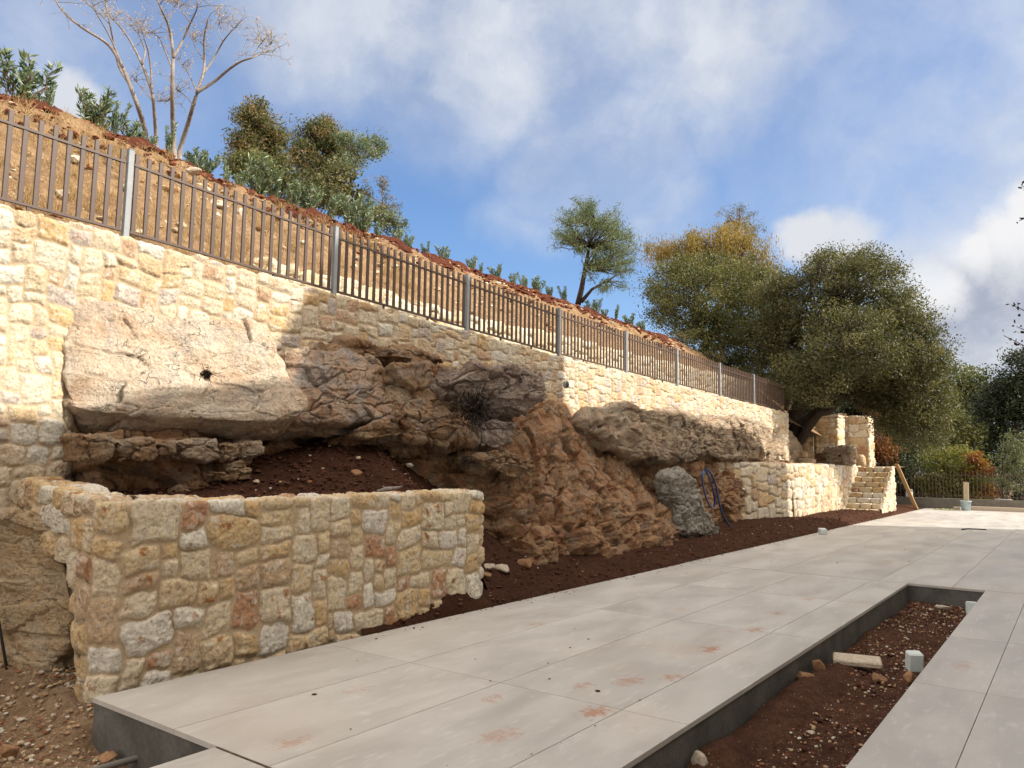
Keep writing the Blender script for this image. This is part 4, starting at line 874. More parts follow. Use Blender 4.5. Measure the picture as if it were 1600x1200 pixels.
# ================================================================== VEGETATION
def leaves(cen, size, r_, asp=.5, up=.2, dirs=None, tone=None):
    """leaf quads (diamond shaped) around given centres"""
    n = len(cen); d = r_.randn(n, 3) if dirs is None else dirs+.35*r_.randn(n, 3); d[:, 2] += up; d /= np.linalg.norm(d, axis=1)[:, None]
    w = np.cross(d, r_.randn(n, 3)); w /= np.linalg.norm(w, axis=1)[:, None]+1e-9; s = size*(.6+.8*r_.rand(n))[:, None]
    V = np.stack([cen-d*s*.5, cen+w*s*asp*.5, cen+d*s*.5, cen-w*s*asp*.5], 1).reshape(-1, 3)
    Fq = np.arange(4*n).reshape(n, 4); tn = (r_.rand(n) if tone is None else np.clip(tone+.13*r_.randn(n), 0, 1)); return V, Fq, np.repeat(np.repeat(tn[:, None], 4, 0), 3, 1)
def clumps(blobs, per, cr, r_, shell=.5, lpc=60, flatz=.8):
    """leaf positions in uneven clumps over the shells of several blobs"""
    out = []; tone = []; cc = []
    for (c, rad, n) in blobs:
        rad = np.broadcast_to(rad, (3,)); d = r_.randn(n, 3); d /= np.linalg.norm(d, axis=1)[:, None]; rr = shell+(1-shell)*r_.rand(n)**.6
        rr *= 1+.13*pn(d*2.3+c, 7)+.10*r_.randn(n)*.6
        cp = c+d*rr[:, None]*rad; t_ = r_.rand(n)**1.2*.85+.05; k = (lpc*(.4+1.2*r_.rand(n))).astype(int)
        idx = np.repeat(np.arange(n), k); sc2 = (cr*(.5+.9*r_.rand(n)))[idx, None]
        out.append(cp[idx]+np.clip(r_.randn(len(idx), 3), -1.5, 1.5)*sc2*[1, 1, flatz]*.5); tone.append(t_[idx]); cc.append(cp)
    return np.concatenate(out), np.concatenate(tone), np.concatenate(cc)
def limb(b, p0, p1, r0, r1, r_, sag=.1, n=6, sides=6):
    p0, p1 = np.array(p0, float), np.array(p1, float); t_ = np.linspace(0, 1, n)[:, None]; L = np.linalg.norm(p1-p0)
    P = p0+(p1-p0)*t_+r_.randn(n, 3)*L*.035*np.sin(t_*math.pi)+np.array([0, 0, 1])*sag*L*np.sin(t_*math.pi)
    b.tube(P, np.linspace(r0, r1, n), sides); return P
def tree(name, label, base, fork, trunk_r, blobs, lm, bm, seed, leaf=.09, cr=.35, lpc=60, asp=.5, shell=.5, cat='tree', group=None, twigs=.35, trunks=None, hang=0.):
    r_ = np.random.RandomState(seed); t0 = empty(name, tuple(base), label, cat, group)
    P, tone, cc = clumps(blobs, 0, cr, r_, shell, lpc); dirs = None
    if hang: dirs = np.tile([0, 0, -1.], (len(P), 1)); P[:, 2] -= hang*r_.rand(len(P))
    V, Fq, col = leaves(P, leaf, r_, asp, 0 if hang else .15, dirs, tone)
    mob('crown', V, Fq, lm, t0, False, col)
    b = Bag(); fork = np.array(fork, float); P0 = limb(b, base, fork, trunk_r*1.25, trunk_r*.8, r_, .0, 8, 10)
    for q in (trunks or []): limb(b, q[0], q[1], q[2], q[2]*.6, r_, .0, 7, 8)
    k = 0
    for (c, rad, n) in blobs:
        Pb = limb(b, fork, c, trunk_r*.5, trunk_r*.22, r_, .05, 7, 6)
        m = max(3, int(n*twigs)); sel = cc[k:k+n][r_.permutation(n)[:m]]; k += n
        for s_ in sel: limb(b, Pb[r_.randint(3, 7)], s_, trunk_r*.14, trunk_r*.04+.004, r_, .05, 4, 4)
    b.build('trunk', bm, t0, True); return t0
def bl(u, v, y, rx, rz=None, n=60, ry=None):
    c = aty(u, v, y); dep = (c-EYE)@FW; k = dep/F; rz = rz or rx; return (c, np.array([rx*k*1.05, (ry or rx)*k*.9, rz*k]), n)

# holm oak over the stair
Y = 29.5
tree('oak_tree', 'great dark holm oak with broad round crown over the stair landing', (-9.4, 31.0, 2.4), aty(1262, 610, 30.5), .30,
     [bl(1290, 470, Y, 80, 75, 150), bl(1350, 460, Y+.5, 70, 66, 130), bl(1240, 520, Y, 62, 60, 100), bl(1400, 540, Y, 60, 66, 120), bl(1330, 540, Y-2, 75, 60, 130), bl(1270, 590, Y-2.2, 56, 40, 90),
      bl(1425, 610, Y+1, 52, 62, 110), bl(1400, 630, Y+2, 50, 50, 90), bl(1440, 665, Y+2, 38, 45, 60), bl(1200, 540, Y+.5, 50, 50, 70), bl(1315, 415, Y+1, 55, 28, 60), bl(1225, 590, Y, 40, 34, 50), bl(1225, 470, Y, 52, 46, 80), bl(1445, 560, Y+1, 34, 40, 50), bl(1460, 620, Y+2, 26, 34, 40), bl(1410, 500, Y, 44, 44, 70), bl(1345, 595, Y+1.5, 50, 36, 70)],
     L_oak, M_bark, 301, leaf=.085, cr=.50, lpc=110, trunks=[((-9.0, 30.5, 2.3), aty(1330, 600, 31), .2), ((-9.75, 31.5, 2.4), aty(1246, 560, 31.5), .17), ((-9.3, 30.8, 2.3), aty(1300, 610, 31), .22)])
Y = 30
tree('oak_tree', 'smaller olive green oak left of the great oak, behind the railing end', (-13.0, 31, 3.0), aty(1105, 530, 31), .2,
     [bl(1090, 470, Y, 70, 62, 130), bl(1150, 460, Y+1, 62, 58, 110), bl(1050, 450, Y+1, 45, 40, 70), bl(1110, 530, Y, 62, 42, 100), bl(1170, 540, Y+1, 52, 48, 90), bl(1035, 480, Y+1, 28, 34, 35), bl(1190, 490, Y+2, 42, 50, 70), bl(1140, 580, Y+1, 50, 24, 50), bl(1085, 420, Y+1, 45, 22, 50)],
     L_oak2, M_bark, 302, leaf=.085, cr=.5, lpc=105)
Y = 38
tree('autumn_tree', 'tall yellowing autumn tree with drooping foliage behind the smaller oak', (-17.5, 39, 3.0), aty(1130, 470, 38), .18,
     [bl(1110, 400, Y, 58, 42, 110), bl(1160, 400, Y, 46, 48, 90), bl(1060, 395, Y, 42, 26, 55), bl(1030, 385, Y, 22, 14, 22), bl(1190, 430, Y, 32, 40, 50), bl(1090, 375, Y, 32, 20, 40), bl(1140, 365, Y, 40, 26, 50)],
     L_gold, M_barkm, 303, leaf=.14, cr=.45, lpc=70, asp=.3, hang=.5, shell=.35)
tree('bare_topped_tree', 'thin brownish tree top rising above the yellowing autumn tree', (-19, 44, 3.0), aty(1150, 400, 43), .12,
     [bl(1150, 345, 43, 32, 24, 40), bl(1135, 365, 43, 28, 20, 25), bl(1175, 365, 43, 22, 20, 20), bl(1155, 330, 43, 16, 10, 10)], L_euc, M_barkm, 304, leaf=.10, cr=.4, lpc=38, asp=.3, twigs=.9, shell=.2)

# pine on the ridge
def pine():
    r_ = np.random.RandomState(31); yy = 20.7; base = atx(903, 478, -12.8); D = (base-EYE)@FW; g = lambda u, v, k=1.0: EYE+ray(u, v)*D*k
    t0 = empty('pine_tree', tuple(base), 'lone wispy young pine leaning right on the ridge', 'tree'); b = Bag()
    tr = np.array([g(903, 476), g(909, 450), g(914, 420), g(921, 385), g(930, 350)]); b.tube(tr, [.10, .085, .065, .045, .02], 8)
    t2 = np.array([g(908, 472), g(925, 452), g(950, 438), g(972, 425)]); b.tube(t2, [.07, .05, .035, .018], 6)
    tips = []
    pads = [(905, 335, 22, 12), (940, 330, 28, 12), (885, 358, 18, 10), (925, 355, 26, 14), (965, 350, 22, 12), (890, 380, 22, 10), (945, 375, 30, 14), (980, 380, 20, 12), (925, 400, 26, 12), (965, 405, 30, 14), (955, 428, 26, 10), (985, 415, 14, 10), (895, 345, 16, 10), (960, 440, 20, 6), (915, 320, 14, 6)]
    cen = []; 
    pads = [(u+r_.uniform(-7, 7), v+r_.uniform(-7, 7), a*1.1, c*1.55) for (u, v, a, c) in pads]+[(975, 365, 20, 16), (990, 395, 14, 16), (880, 370, 12, 14), (940, 355, 30, 20), (955, 395, 34, 22), (920, 375, 26, 20)]
    for (u, v, a, c) in pads:
        root = tr[2+min(2, int((430-v)/40))] if v < 425 else t2[2]
        for q in range(11):
            p = g(u+r_.uniform(-a, a), v+r_.uniform(-c, c), 1+.045*r_.randn()); P = limb(b, root, p, .02, .005, r_, -.03, 5, 4)
            for m_ in (P[-1], P[-2]*.5+P[-1]*.5, P[-2]): cen.append(m_+r_.randn(24, 3)*[.11, .11, .07])
    cen = np.concatenate(cen); V, Fq, col = leaves(cen, .13, r_, .13, .6); mob('crown', V, Fq, L_pine, t0, False, col); b.build('trunk', M_bark, t0, True)
pine()

# group of brownish trees beyond the ridge
Y = 17
def blx(u, v, x, r, rz=None, n=30):
    c = atx(u, v, x); k = ((c-EYE)@FW)/F; return (c, np.array([r*k, r*k, (rz or r)*k]), n)
tree('leafy_tree', 'brownish green narrow tree, left of the pair beyond the ridge', atx(415, 275, -19), atx(408, 240, -19), .09,
     [blx(400, 190, -19, 26, 26, 45), blx(425, 220, -19, 28, 28, 45), blx(385, 225, -19, 22, 22, 30), blx(402, 168, -19, 10, 12, 10), blx(420, 250, -19, 36, 20, 40), blx(378, 255, -19, 22, 16, 16)], L_euc, M_barkm, 311, leaf=.11, cr=.32, lpc=80, asp=.3, shell=.25, twigs=.5)
tree('leafy_tree', 'brownish bushy tree, middle one beyond the ridge', atx(500, 300, -20), atx(500, 265, -20), .10,
     [blx(490, 215, -20, 30, 26, 45), blx(520, 235, -20, 34, 30, 60), blx(510, 200, -20, 18, 16, 20), blx(470, 240, -20, 20, 24, 28), blx(505, 270, -20, 40, 26, 60)], L_euc, M_bark, 312, leaf=.11, cr=.32, lpc=90, asp=.3, shell=.25, twigs=.5)
tree('silvery_tree', 'silvery green tree with white trunk, right of the bushy pair', atx(546, 300, -18), atx(546, 262, -18), .05,
     [blx(560, 235, -18, 30, 20, 40), blx(590, 225, -18, 18, 14, 20), blx(545, 260, -18, 22, 16, 22), blx(540, 215, -18, 14, 14, 12)], L_silv, M_barkp, 313, leaf=.09, cr=.28, lpc=62, asp=.35, shell=.2, twigs=.7)
tree('sparse_tree', 'small sparse pinkish brown tree just right of the silvery tree', atx(600, 350, -17), atx(598, 320, -17), .04,
     [blx(598, 290, -17, 14, 16, 12), blx(605, 325, -17, 20, 20, 26), blx(585, 330, -17, 20, 18, 20), blx(572, 305, -17, 8, 26, 10), blx(610, 345, -17, 16, 12, 16)], L_euc, M_barkm, 314, leaf=.08, cr=.2, lpc=34, asp=.25, shell=.15, twigs=1.)

# bare melia tree
def bare():
    r_ = np.random.RandomState(41); D0 = (atx(265, 232, -13.2)-EYE)@FW
    t0 = empty('bare_tree', tuple(atx(265, 236, -13.2)), 'tall leafless pale branched tree on the ridge at upper left', 'tree'); b = Bag(); seeds = []
    def g(u, v, k): return EYE+ray(u, v)*D0*k
    L = [([(230, 222), (225, 195), (215, 165), (204, 135), (192, 105), (175, 75), (160, 62), (130, 45), (105, 25), (88, 5), (85, -20)], .052, 1.),
         ([(192, 105), (180, 75), (168, 50), (150, 20), (140, -10)], .02, .98), ([(204, 135), (185, 105), (178, 70), (172, 38), (165, 10), (160, -30)], .026, 1.03), ([(172, 38), (150, 15), (118, -10), (110, -40)], .012, 1.03),
         ([(245, 230), (243, 200), (240, 160), (238, 145), (222, 100), (205, 65), (185, 38), (170, 25)], .045, 1.06), ([(222, 100), (228, 80), (218, 55), (205, 40)], .02, 1.06), ([(238, 145), (236, 110), (232, 80), (225, 60), (222, 40)], .022, 1.04),
         ([(272, 228), (270, 190), (269, 150), (270, 110), (271, 90), (268, 60), (262, 35), (250, 10), (240, -15)], .05, .96), ([(271, 90), (285, 65), (298, 35), (310, 10), (305, -20)], .025, .95), ([(270, 110), (258, 80), (250, 60), (238, 50)], .016, .97), ([(269, 150), (262, 158), (246, 158)], .02, .97),
         ([(280, 235), (292, 200), (302, 165), (308, 144), (318, 115), (320, 95), (318, 60), (325, 30)], .052, 1.02), ([(308, 144), (335, 128), (355, 110), (375, 96), (395, 90), (412, 82), (430, 80)], .032, 1.), ([(395, 90), (402, 75), (415, 60)], .014, 1.), ([(412, 82), (425, 68)], .01, .99),
         ([(318, 115), (335, 90), (348, 65), (360, 50), (375, 35)], .022, 1.05), ([(308, 144), (295, 115), (280, 95)], .016, 1.05), ([(320, 95), (305, 75), (300, 55)], .014, 1.04), ([(348, 65), (340, 45), (345, 30)], .01, 1.05), ([(302, 165), (290, 150), (275, 140)], .01, 1.),
         ([(240, 160), (225, 140), (210, 125)], .012, 1.07), ([(298, 35), (285, 20), (275, 0)], .012, .95), ([(262, 35), (270, 15), (282, -5)], .012, .96)]
    for pts, r0, k in L:
        if pts[0][1] > 215: pts = [(pts[0][0]+1, pts[0][1]+26)]+pts
        P = np.array([g(u, v, k+.02*math.sin(i*1.3)*(i > 0)) for i, (u, v) in enumerate(pts)]); n = len(P); t_ = np.linspace(0, n-1, n*4)
        P = np.stack([np.interp(t_, np.arange(n), P[:, j]) for j in range(3)], -1)
        for _ in range(2): P[1:-1] = (P[:-2]+P[1:-1]*2+P[2:])/4
        b.tube(P, np.linspace(r0, max(.005, r0*.22), len(P)), 7)
        for q in range(9):
            s0 = P[-1-r_.randint(0, max(2, len(P)//3))]; e = s0+np.array([r_.randn()*.16, r_.randn()*.16, .04+.14*r_.rand()]); limb(b, s0, e, .006, .003, r_, .05, 4, 3)
            for q2 in range(4):
                e2 = e+r_.randn(3)*.09; limb(b, e, e2, .003, .0018, r_, 0, 3, 3); seeds.append(e2+r_.randn(5, 3)*.02)
    b.build('branches', M_barkp, t0, True); S_ = np.concatenate(seeds); V, Fq, col = leaves(S_, .022, r_, .8); mob('seed_heads', V, Fq, L_twigl, t0, False, col)
bare()

# oleander bushes on the ridge
def oleander(seed, h=.75, n=9):
    r_ = np.random.RandomState(seed); t0 = empty('oleander_bush', (0, 0, 0), 'x', 'bush', 'oleander bushes along the ridge'); b = Bag(); cen = []; dr = []
    for i in range(n):
        a = r_.rand()*6.28; sp = .34*r_.rand()**.7*h; hh = h*(.5+.5*r_.rand()); tip = np.array([math.cos(a)*sp, math.sin(a)*sp, hh]); P = limb(b, (0, 0, -.05), tip, .012, .004, r_, .04, 8, 4)
        for q in range(int(15*hh/.7)):
            s0 = P[1]+(P[-1]-P[1])*((q+.5)/(15*hh/.7))**.8
            for w in range(10):
                a2 = r_.rand()*6.28; d = np.array([math.cos(a2), math.sin(a2), .7+.6*r_.rand()]); d /= np.linalg.norm(d); cen.append(s0+d*.05); dr.append(d)
    V, Fq, col = leaves(np.array(cen), .085, r_, .22, 0, np.array(dr)); mob('foliage', V, Fq, L_ole, t0, False, col, world_verts=False); b.build('stems', M_barkm, t0, True, world_verts=False); return t0
protos = [oleander(51, .8, 5), oleander(52, .6, 6), oleander(53, .7, 9)]
spots = [(-8, 160, 30), (35, 158, 82), (60, 160, 46), (76, 166, 55), (140, 200, 72), (160, 204, 56), (176, 208, 52), (208, 222, 56), (226, 226, 40), (262, 240, 50), (318, 262, 62), (306, 252, 44), (352, 272, 40), (372, 275, 52), (400, 290, 62), (430, 300, 60), (460, 312, 64), (480, 318, 50), (515, 330, 66), (545, 340, 70), (570, 350, 56), (590, 358, 40), (622, 362, 38), (636, 368, 28),
         (668, 388, 34), (694, 396, 30), (738, 414, 34), (750, 416, 26), (778, 424, 26), (803, 436, 32), (822, 440, 34), (836, 444, 28), (860, 452, 34), (884, 460, 30), (932, 476, 30), (944, 480, 26), (962, 486, 24), (985, 492, 28), (1005, 498, 26)]
place = lambda u: 'far left ridge' if u < 90 else 'ridge left of the bare tree' if u < 235 else 'ridge just right of the bare tree' if u < 360 else 'ridge in front of the leafy trees' if u < 600 else 'ridge just left of the pine' if u < 900 else 'ridge right of the pine'
from collections import Counter
cnt = Counter(); ordn = ['first', 'second', 'third', 'fourth', 'fifth', 'sixth', 'seventh', 'eighth', 'ninth', 'tenth', 'eleventh', 'twelfth']
for i, (u, v, h_) in enumerate(spots):
    p = atx(u, v, -12.2); p[2] = min(p[2], float(zhill(np.array([-12.2]), np.array([p[1]]))[0])+.02); dep = (p-EYE)@FW; p0 = protos[i % 3]
    if i < 3: o = p0
    else:
        o = p0.copy(); C.objects.link(o)
        for ch in list(p0.children): c2 = ch.copy(); C.objects.link(c2); c2.parent = o
    s_ = (1.12+.25*math.sin(i*2.3))*h_*dep/F/[.8, .6, .7][i % 3]; o.location = p; o.scale = (s_*(1+.25*math.sin(i*1.9)), s_*(1+.25*math.sin(i*1.9)), s_); o.rotation_euler = (.16*math.sin(i*3.1), .16*math.cos(i*4.7), i*1.7)
    w = place(u); lb = ordn[cnt[w]]+' oleander bush from left, '+w; cnt[w] += 1; tag(o, lb)

# dry grass on the slope
def grass():
    r_ = np.random.RandomState(61); nt = 2600; y = -2+r_.rand(nt)**1.15*13; x = -8.65-3.1*r_.rand(nt); k = fbm(np.stack([x, y, 0*x], -1), 1.1, 3, .5, 77)+.25*r_.randn(nt) > .0
    x, y = x[k], y[k]; z = zhill(x, y)+.02; V = []; n = len(x)
    nb = 20; B = np.repeat(np.stack([x, y, z], -1), nb, 0)+r_.randn(n*nb, 3)*[.05, .05, .0]; d = r_.randn(n*nb, 3)*.45; d[:, 2] = 1; h = (.06+.14*r_.rand(n*nb))*np.repeat(.5+r_.rand(n)*1.0, nb); tip = B+d*h[:, None]
    w = np.cross(d, r_.randn(n*nb, 3)); w /= np.linalg.norm(w, axis=1)[:, None]; w *= .0035; V = np.stack([B-w, B+w, tip], 1).reshape(-1, 3); T = np.arange(len(V)).reshape(-1, 3)
    col = np.repeat(np.repeat(r_.rand(n*nb)[:, None], 3, 0), 3, 1); o = mob('dry_grass', V, T, L_straw, None, False, col); o['kind'] = 'stuff'
grass()
# pale flat stones in the slope
for i, (u, v, sz, lb) in enumerate([(12, 285, (.30, .45, .2), 'white stone in the dry slope at the far left edge'), (95, 300, (.2, .55, .16), 'long pale stone in the dry slope left of the first grey post'), (305, 290, (.3, .55, .2), 'pale slab high on the slope behind the second railing panel'), (345, 320, (.3, .75, .2), 'long pale slab low on the slope behind the second railing panel'), (372, 332, (.25, .4, .2), 'pale stone at the right end of the long low slab'),
                                 (300, 262, (.12, .26, .1), 'pale rock just under the red ridge right of the bare tree'), (420, 408, (.25, .3, .2), 'pale stone at the left start of the terrace wall')]):
    d = ray(u, v); ts = np.linspace(9, 16, 300); Pp = EYE+d*ts[:, None]/1.0; zz = zhill(Pp[:, 0], Pp[:, 1]); hit = np.where((Pp[:, 2] < zz) & (Pp[:, 0] < -8.5))[0]
    p = Pp[hit[0]] if len(hit) else atx(u, v, -10)
    onestone('slope_stone', p-np.array([0, 0, .05]), sz, M_whst, 400+i, lb, 'stone', 'pale stones on the dry slope')

# background vegetation beyond the far fence
def bush(name, label, base, blobs, lm, seed, leaf=.12, cr=.5, lpc=60, group=None, asp=.5, cat='bush', tr=.06, bm=None, **k): return tree(name, label, base, np.array(base)+[0, 0, max(.4, (blobs[0][0][2]-base[2])*.5)], tr, blobs, lm, bm or M_bark, seed, leaf, cr, lpc, asp, .4, cat, group, .2, **k)
bush('dark_tree', 'dark conifer like tree mass at the right edge beyond the fence', (-2.5, 47, -.4), [bl(1590, 620, 47, 52, 52, 110), bl(1560, 660, 47, 40, 48, 80), bl(1610, 580, 47, 40, 36, 60), bl(1575, 710, 47, 50, 40, 70), bl(1640, 640, 48, 50, 80, 80), bl(1545, 625, 48, 22, 26, 25)], L_dark, 501, .14, .6, 85, cat='tree', tr=.25)
bush('far_tree', 'grey green round tree far behind, between the great oak and dark tree', (-6.5, 62, -.4), [bl(1500, 600, 62, 40, 34, 70), bl(1475, 640, 62, 42, 50, 70), bl(1530, 630, 62, 36, 40, 60), bl(1505, 680, 60, 50, 50, 80)], L_far, 502, .2, .7, 75, cat='tree', tr=.3)
bush('green_tree', 'olive green tree below the great oak crown, behind the fence', (-7.2, 45, -.4), [bl(1440, 640, 45, 45, 50, 90), bl(1480, 680, 45, 42, 42, 80), bl(1420, 690, 44, 42, 40, 70), bl(1400, 640, 45, 40, 50, 60)], L_oak2, 503, .14, .6, 85, cat='tree', tr=.2)
bush('yellow_bush', 'yellow green bush behind the middle of the far fence', (-5.6, 41.5, -.4), [bl(1460, 735, 41.5, 36, 36, 60), bl(1500, 730, 41.5, 34, 34, 60), bl(1480, 760, 41, 40, 26, 50), bl(1515, 765, 41, 32, 24, 40)], L_yel, 504, .11, .45, 70)
bush('silver_bush', 'pale grey green bush under the oak near the red bush', (-7.9, 43, -.4), [bl(1415, 695, 43, 26, 26, 45), bl(1432, 715, 43, 18, 16, 20)], L_silv, 505, .12, .4, 70)
bush('orange_bush', 'orange and red autumn bush behind the far fence', (-4.2, 41, -.4), [bl(1522, 718, 41, 9, 13, 12), bl(1540, 732, 41, 13, 9, 14), bl(1516, 742, 41, 9, 8, 8), bl(1540, 768, 40.5, 10, 8, 8)], L_orange, 506, .11, .35, 55)
bush('dark_bush', 'dark bush filling behind the left of the far fence', (-8.2, 42.5, -.4), [bl(1400, 745, 43, 40, 34, 60), bl(1440, 775, 42.5, 34, 22, 40), bl(1380, 760, 42, 24, 30, 30), bl(1560, 760, 44, 50, 34, 60)], L_dark, 507, .13, .5, 80)
bush('red_bush', 'rusty red leaved bush beside the yellow end wall', (-6.5, 35.7, .0), [bl(1372, 690, 36, 18, 20, 30), bl(1385, 705, 36, 16, 16, 24), bl(1366, 655, 36, 12, 16, 14), bl(1360, 632, 36, 14, 10, 10)], L_red, 508, .10, .3, 45)
bush('olive_bush', 'young silvery olive tree at the right edge behind the far fence', (-2.8, 40.6, -.4), [bl(1585, 715, 40.6, 24, 22, 36), bl(1600, 690, 40.6, 18, 22, 26), bl(1575, 745, 40.6, 28, 22, 40), bl(1570, 690, 40.6, 8, 16, 8), bl(1610, 740, 40.6, 24, 30, 30)], L_olv, 509, .12, .3, 42, cat='tree', asp=.22)
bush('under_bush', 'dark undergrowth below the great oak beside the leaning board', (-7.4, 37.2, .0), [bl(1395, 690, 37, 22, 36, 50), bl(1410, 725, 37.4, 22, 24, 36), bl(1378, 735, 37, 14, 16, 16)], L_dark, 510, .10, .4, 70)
bush('slope_thicket', 'brown scrub at the far end of the railing on the slope', (-11, 27.5, 3.6), [bl(1150, 590, 27.5, 30, 14, 30), bl(1190, 605, 28, 26, 14, 26), bl(1110, 560, 28, 24, 12, 20), bl(1060, 530, 27, 24, 14, 20), bl(1215, 620, 29, 20, 16, 20)], L_euc, 511, .07, .3, 40, tr=.03)
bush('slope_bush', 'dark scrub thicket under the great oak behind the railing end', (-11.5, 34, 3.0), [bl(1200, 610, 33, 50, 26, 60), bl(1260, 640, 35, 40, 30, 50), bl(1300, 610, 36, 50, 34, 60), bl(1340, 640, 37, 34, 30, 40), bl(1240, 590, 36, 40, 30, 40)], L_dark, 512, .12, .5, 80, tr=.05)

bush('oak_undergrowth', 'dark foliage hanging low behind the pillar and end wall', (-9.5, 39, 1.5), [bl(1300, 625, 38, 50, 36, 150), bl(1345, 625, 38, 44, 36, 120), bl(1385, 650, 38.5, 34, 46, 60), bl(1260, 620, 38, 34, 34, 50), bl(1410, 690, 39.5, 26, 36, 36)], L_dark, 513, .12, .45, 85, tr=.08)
bush('green_shrub', 'yellowish green shrubs at the foot of the left narrow leafy tree', atx(400, 300, -17.5), [blx(395, 262, -17.5, 26, 22, 30), blx(425, 275, -17.5, 30, 24, 36), blx(372, 262, -17.5, 18, 18, 16), blx(455, 290, -17.5, 24, 24, 26)], L_yel if False else L_oak2, 514, .10, .3, 60, tr=.03)
bush('green_shrub', 'dark green shrub at the foot of the bushy leafy tree', atx(500, 325, -17.2), [blx(480, 295, -17.2, 26, 22, 30), blx(515, 305, -17.2, 30, 26, 36), blx(548, 318, -17.2, 26, 26, 30), blx(530, 275, -17.2, 24, 20, 22)], L_oak, 515, .10, .3, 60, tr=.03)
bush('green_shrub', 'green shrub below the sparse pinkish tree', atx(600, 360, -16.8), [blx(590, 335, -16.8, 24, 18, 24), blx(615, 350, -16.8, 18, 14, 16)], L_silv, 516, .09, .25, 50, tr=.03)
# overhanging twigs at the right edge of the view
def overhang():
    r_ = np.random.RandomState(71); t0 = empty('overhanging_branch', tuple(aty(1680, 500, 9)), 'small dark leafy twigs reaching in at the right edge of the sky', 'branch'); b = Bag(); cen = []
    for pts in [[(1700, 250), (1640, 280), (1610, 290), (1592, 293)], [(1700, 300), (1640, 330), (1605, 340), (1592, 345)], [(1700, 450), (1640, 480), (1600, 485), (1580, 476)], [(1700, 470), (1640, 510), (1600, 515), (1588, 510)], [(1700, 560), (1640, 545), (1600, 540), (1568, 524)]]:
        P = np.array([aty(u, v, 9) for u, v in pts]); b.tube(P, [.012, .008, .005, .003], 5)
        for k in range(40): a = r_.rand(); i = min(2, int(a*3)); cen.append(P[i]+(P[i+1]-P[i])*(a*3-i)+r_.randn(3)*.03)
    b.build('twigs', M_barkm, t0, True); V, Fq, col = leaves(np.array(cen), .04, r_, .6); mob('foliage', V, Fq, L_red if False else L_brush, t0, False, col)
overhang()

# dead tufts on the rocks
def tuft(u, v, x, s, label, n, seed, lf=.035):
    r_ = np.random.RandomState(seed); p = atx(u, v, x); b = Bag(); 
    for k in range(n):
        d = r_.randn(3); d[0] = abs(d[0])*.8; d[2] -= .1; b.tube(np.array([p, p+d*s*.35+r_.randn(3)*.01, p+d*s*.6+r_.randn(3)*.03*s*4]), [.004, .003, .0015], 3)
    V, Fq, col = leaves(p+r_.randn(n*7, 3)*s*.25, lf, r_, .3); b.add(V, Fq); cc = np.full((b.n, 3), .3); tag(b.build('dead_tuft', L_brush, None, False, cc), label, 'plant')
tuft(322, 585, -6.93, .085, 'small dead brown tuft growing on the pale boulder', 34, 1)
tuft(742, 637, -6.42, .40, 'black dead bush in the gap at the foot of the dark block', 170, 2, .07)
tuft(725, 720, -6.6, .2, 'thin dead twigs hanging below the dark block', 26, 3)

# ================================================================== SMALL THINGS
def lampfix(u, v, x, label):
    p = atx(u, v, x); t0 = empty('wall_light', tuple(p), label, 'light', 'round lights on the tall wall'); b = Bag()
    n = 20; th = np.arange(n)*2*math.pi/n
    for r0, x0, x1, nm, m in ((.075, 0, .05, 'housing', M_galv), (.055, .05, .056, 'lens', M_darkm)):
        b = Bag(); prof = [(0, x0), (r0, x0), (r0, x1-.008), (r0*.9, x1), (0, x1)]; V = np.array([(c, r*math.cos(a), r*math.sin(a)) for r, c in prof for a in th]); b.add(V, [(i*n+j, i*n+(j+1) % n, (i+1)*n+(j+1) % n, (i+1)*n+j) for i in range(4) for j in range(n)]); b.build(nm, m, t0, True, world_verts=False)
lampfix(382, 507, -7.7, 'small round grey wall light above the pale boulder')
lampfix(883, 601, -7.9, 'small round grey wall light where the tall wall meets the rock')

# blue hose on the rock
def hose():
    t0 = empty('garden_hose', tuple(atx(1105, 730, -7.35)), 'coiled blue hose hanging on the rock beside the standing boulder', 'hose')
    X = -7.3
    def lp(pts, k=0): 
        P = np.array([atx(u, v, X+.02*i+k) for i, (u, v) in enumerate(pts)]); n = len(P); t_ = np.linspace(0, n-1, n*8); Q = np.stack([np.interp(t_, np.arange(n), P[:, j]) for j in range(3)], -1)
        for _ in range(10): Q[1:-1] = (Q[:-2]+2*Q[1:-1]+Q[2:])/4
        return Q
    b = Bag(); b.tube(lp([(1103, 733), (1097, 745), (1100, 765), (1106, 785), (1113, 795), (1117, 788), (1115, 770), (1110, 750), (1105, 737), (1103, 733)]), .018, 7)
    b.tube(lp([(1101, 734), (1096, 740), (1098, 758), (1103, 778), (1110, 793), (1116, 794), (1118, 782), (1113, 760), (1106, 740), (1101, 734)], .06), .018, 7); b.build('coil', M_hose, t0, True)
    b = Bag(); b.tube(lp([(1104, 733), (1112, 740), (1119, 758), (1123, 782), (1128, 802), (1135, 815), (1142, 824)], .05), .022, 7); b.build('loose_end', M_hose, t0, True)
hose()
# leaning board
def beam(name, p0, p1, w, h, m, parent=None, label=None, cat=None):
    p0, p1 = np.array(p0, float), np.array(p1, float); d = p1-p0; L = np.linalg.norm(d); d /= L; s = np.cross(d, [0, 0, 1.]); s /= np.linalg.norm(s); q = np.cross(s, d)
    Mx = np.eye(4); Mx[:3, 0] = s; Mx[:3, 1] = q; Mx[:3, 2] = d; Mx[:3, 3] = p0; b = Bag(); b.box((-w/2, -h/2, 0), (w/2, h/2, L), Mx, bev=.004); o = b.build(name, m, parent)
    if label: tag(o, label, cat)
    return o
beam('wooden_board', (-5.52, 36.1, .03), (-5.66, 32.9, 1.86), .14, .05, M_wood, label='long brown timber board leaning on the top of the stair', cat='board')
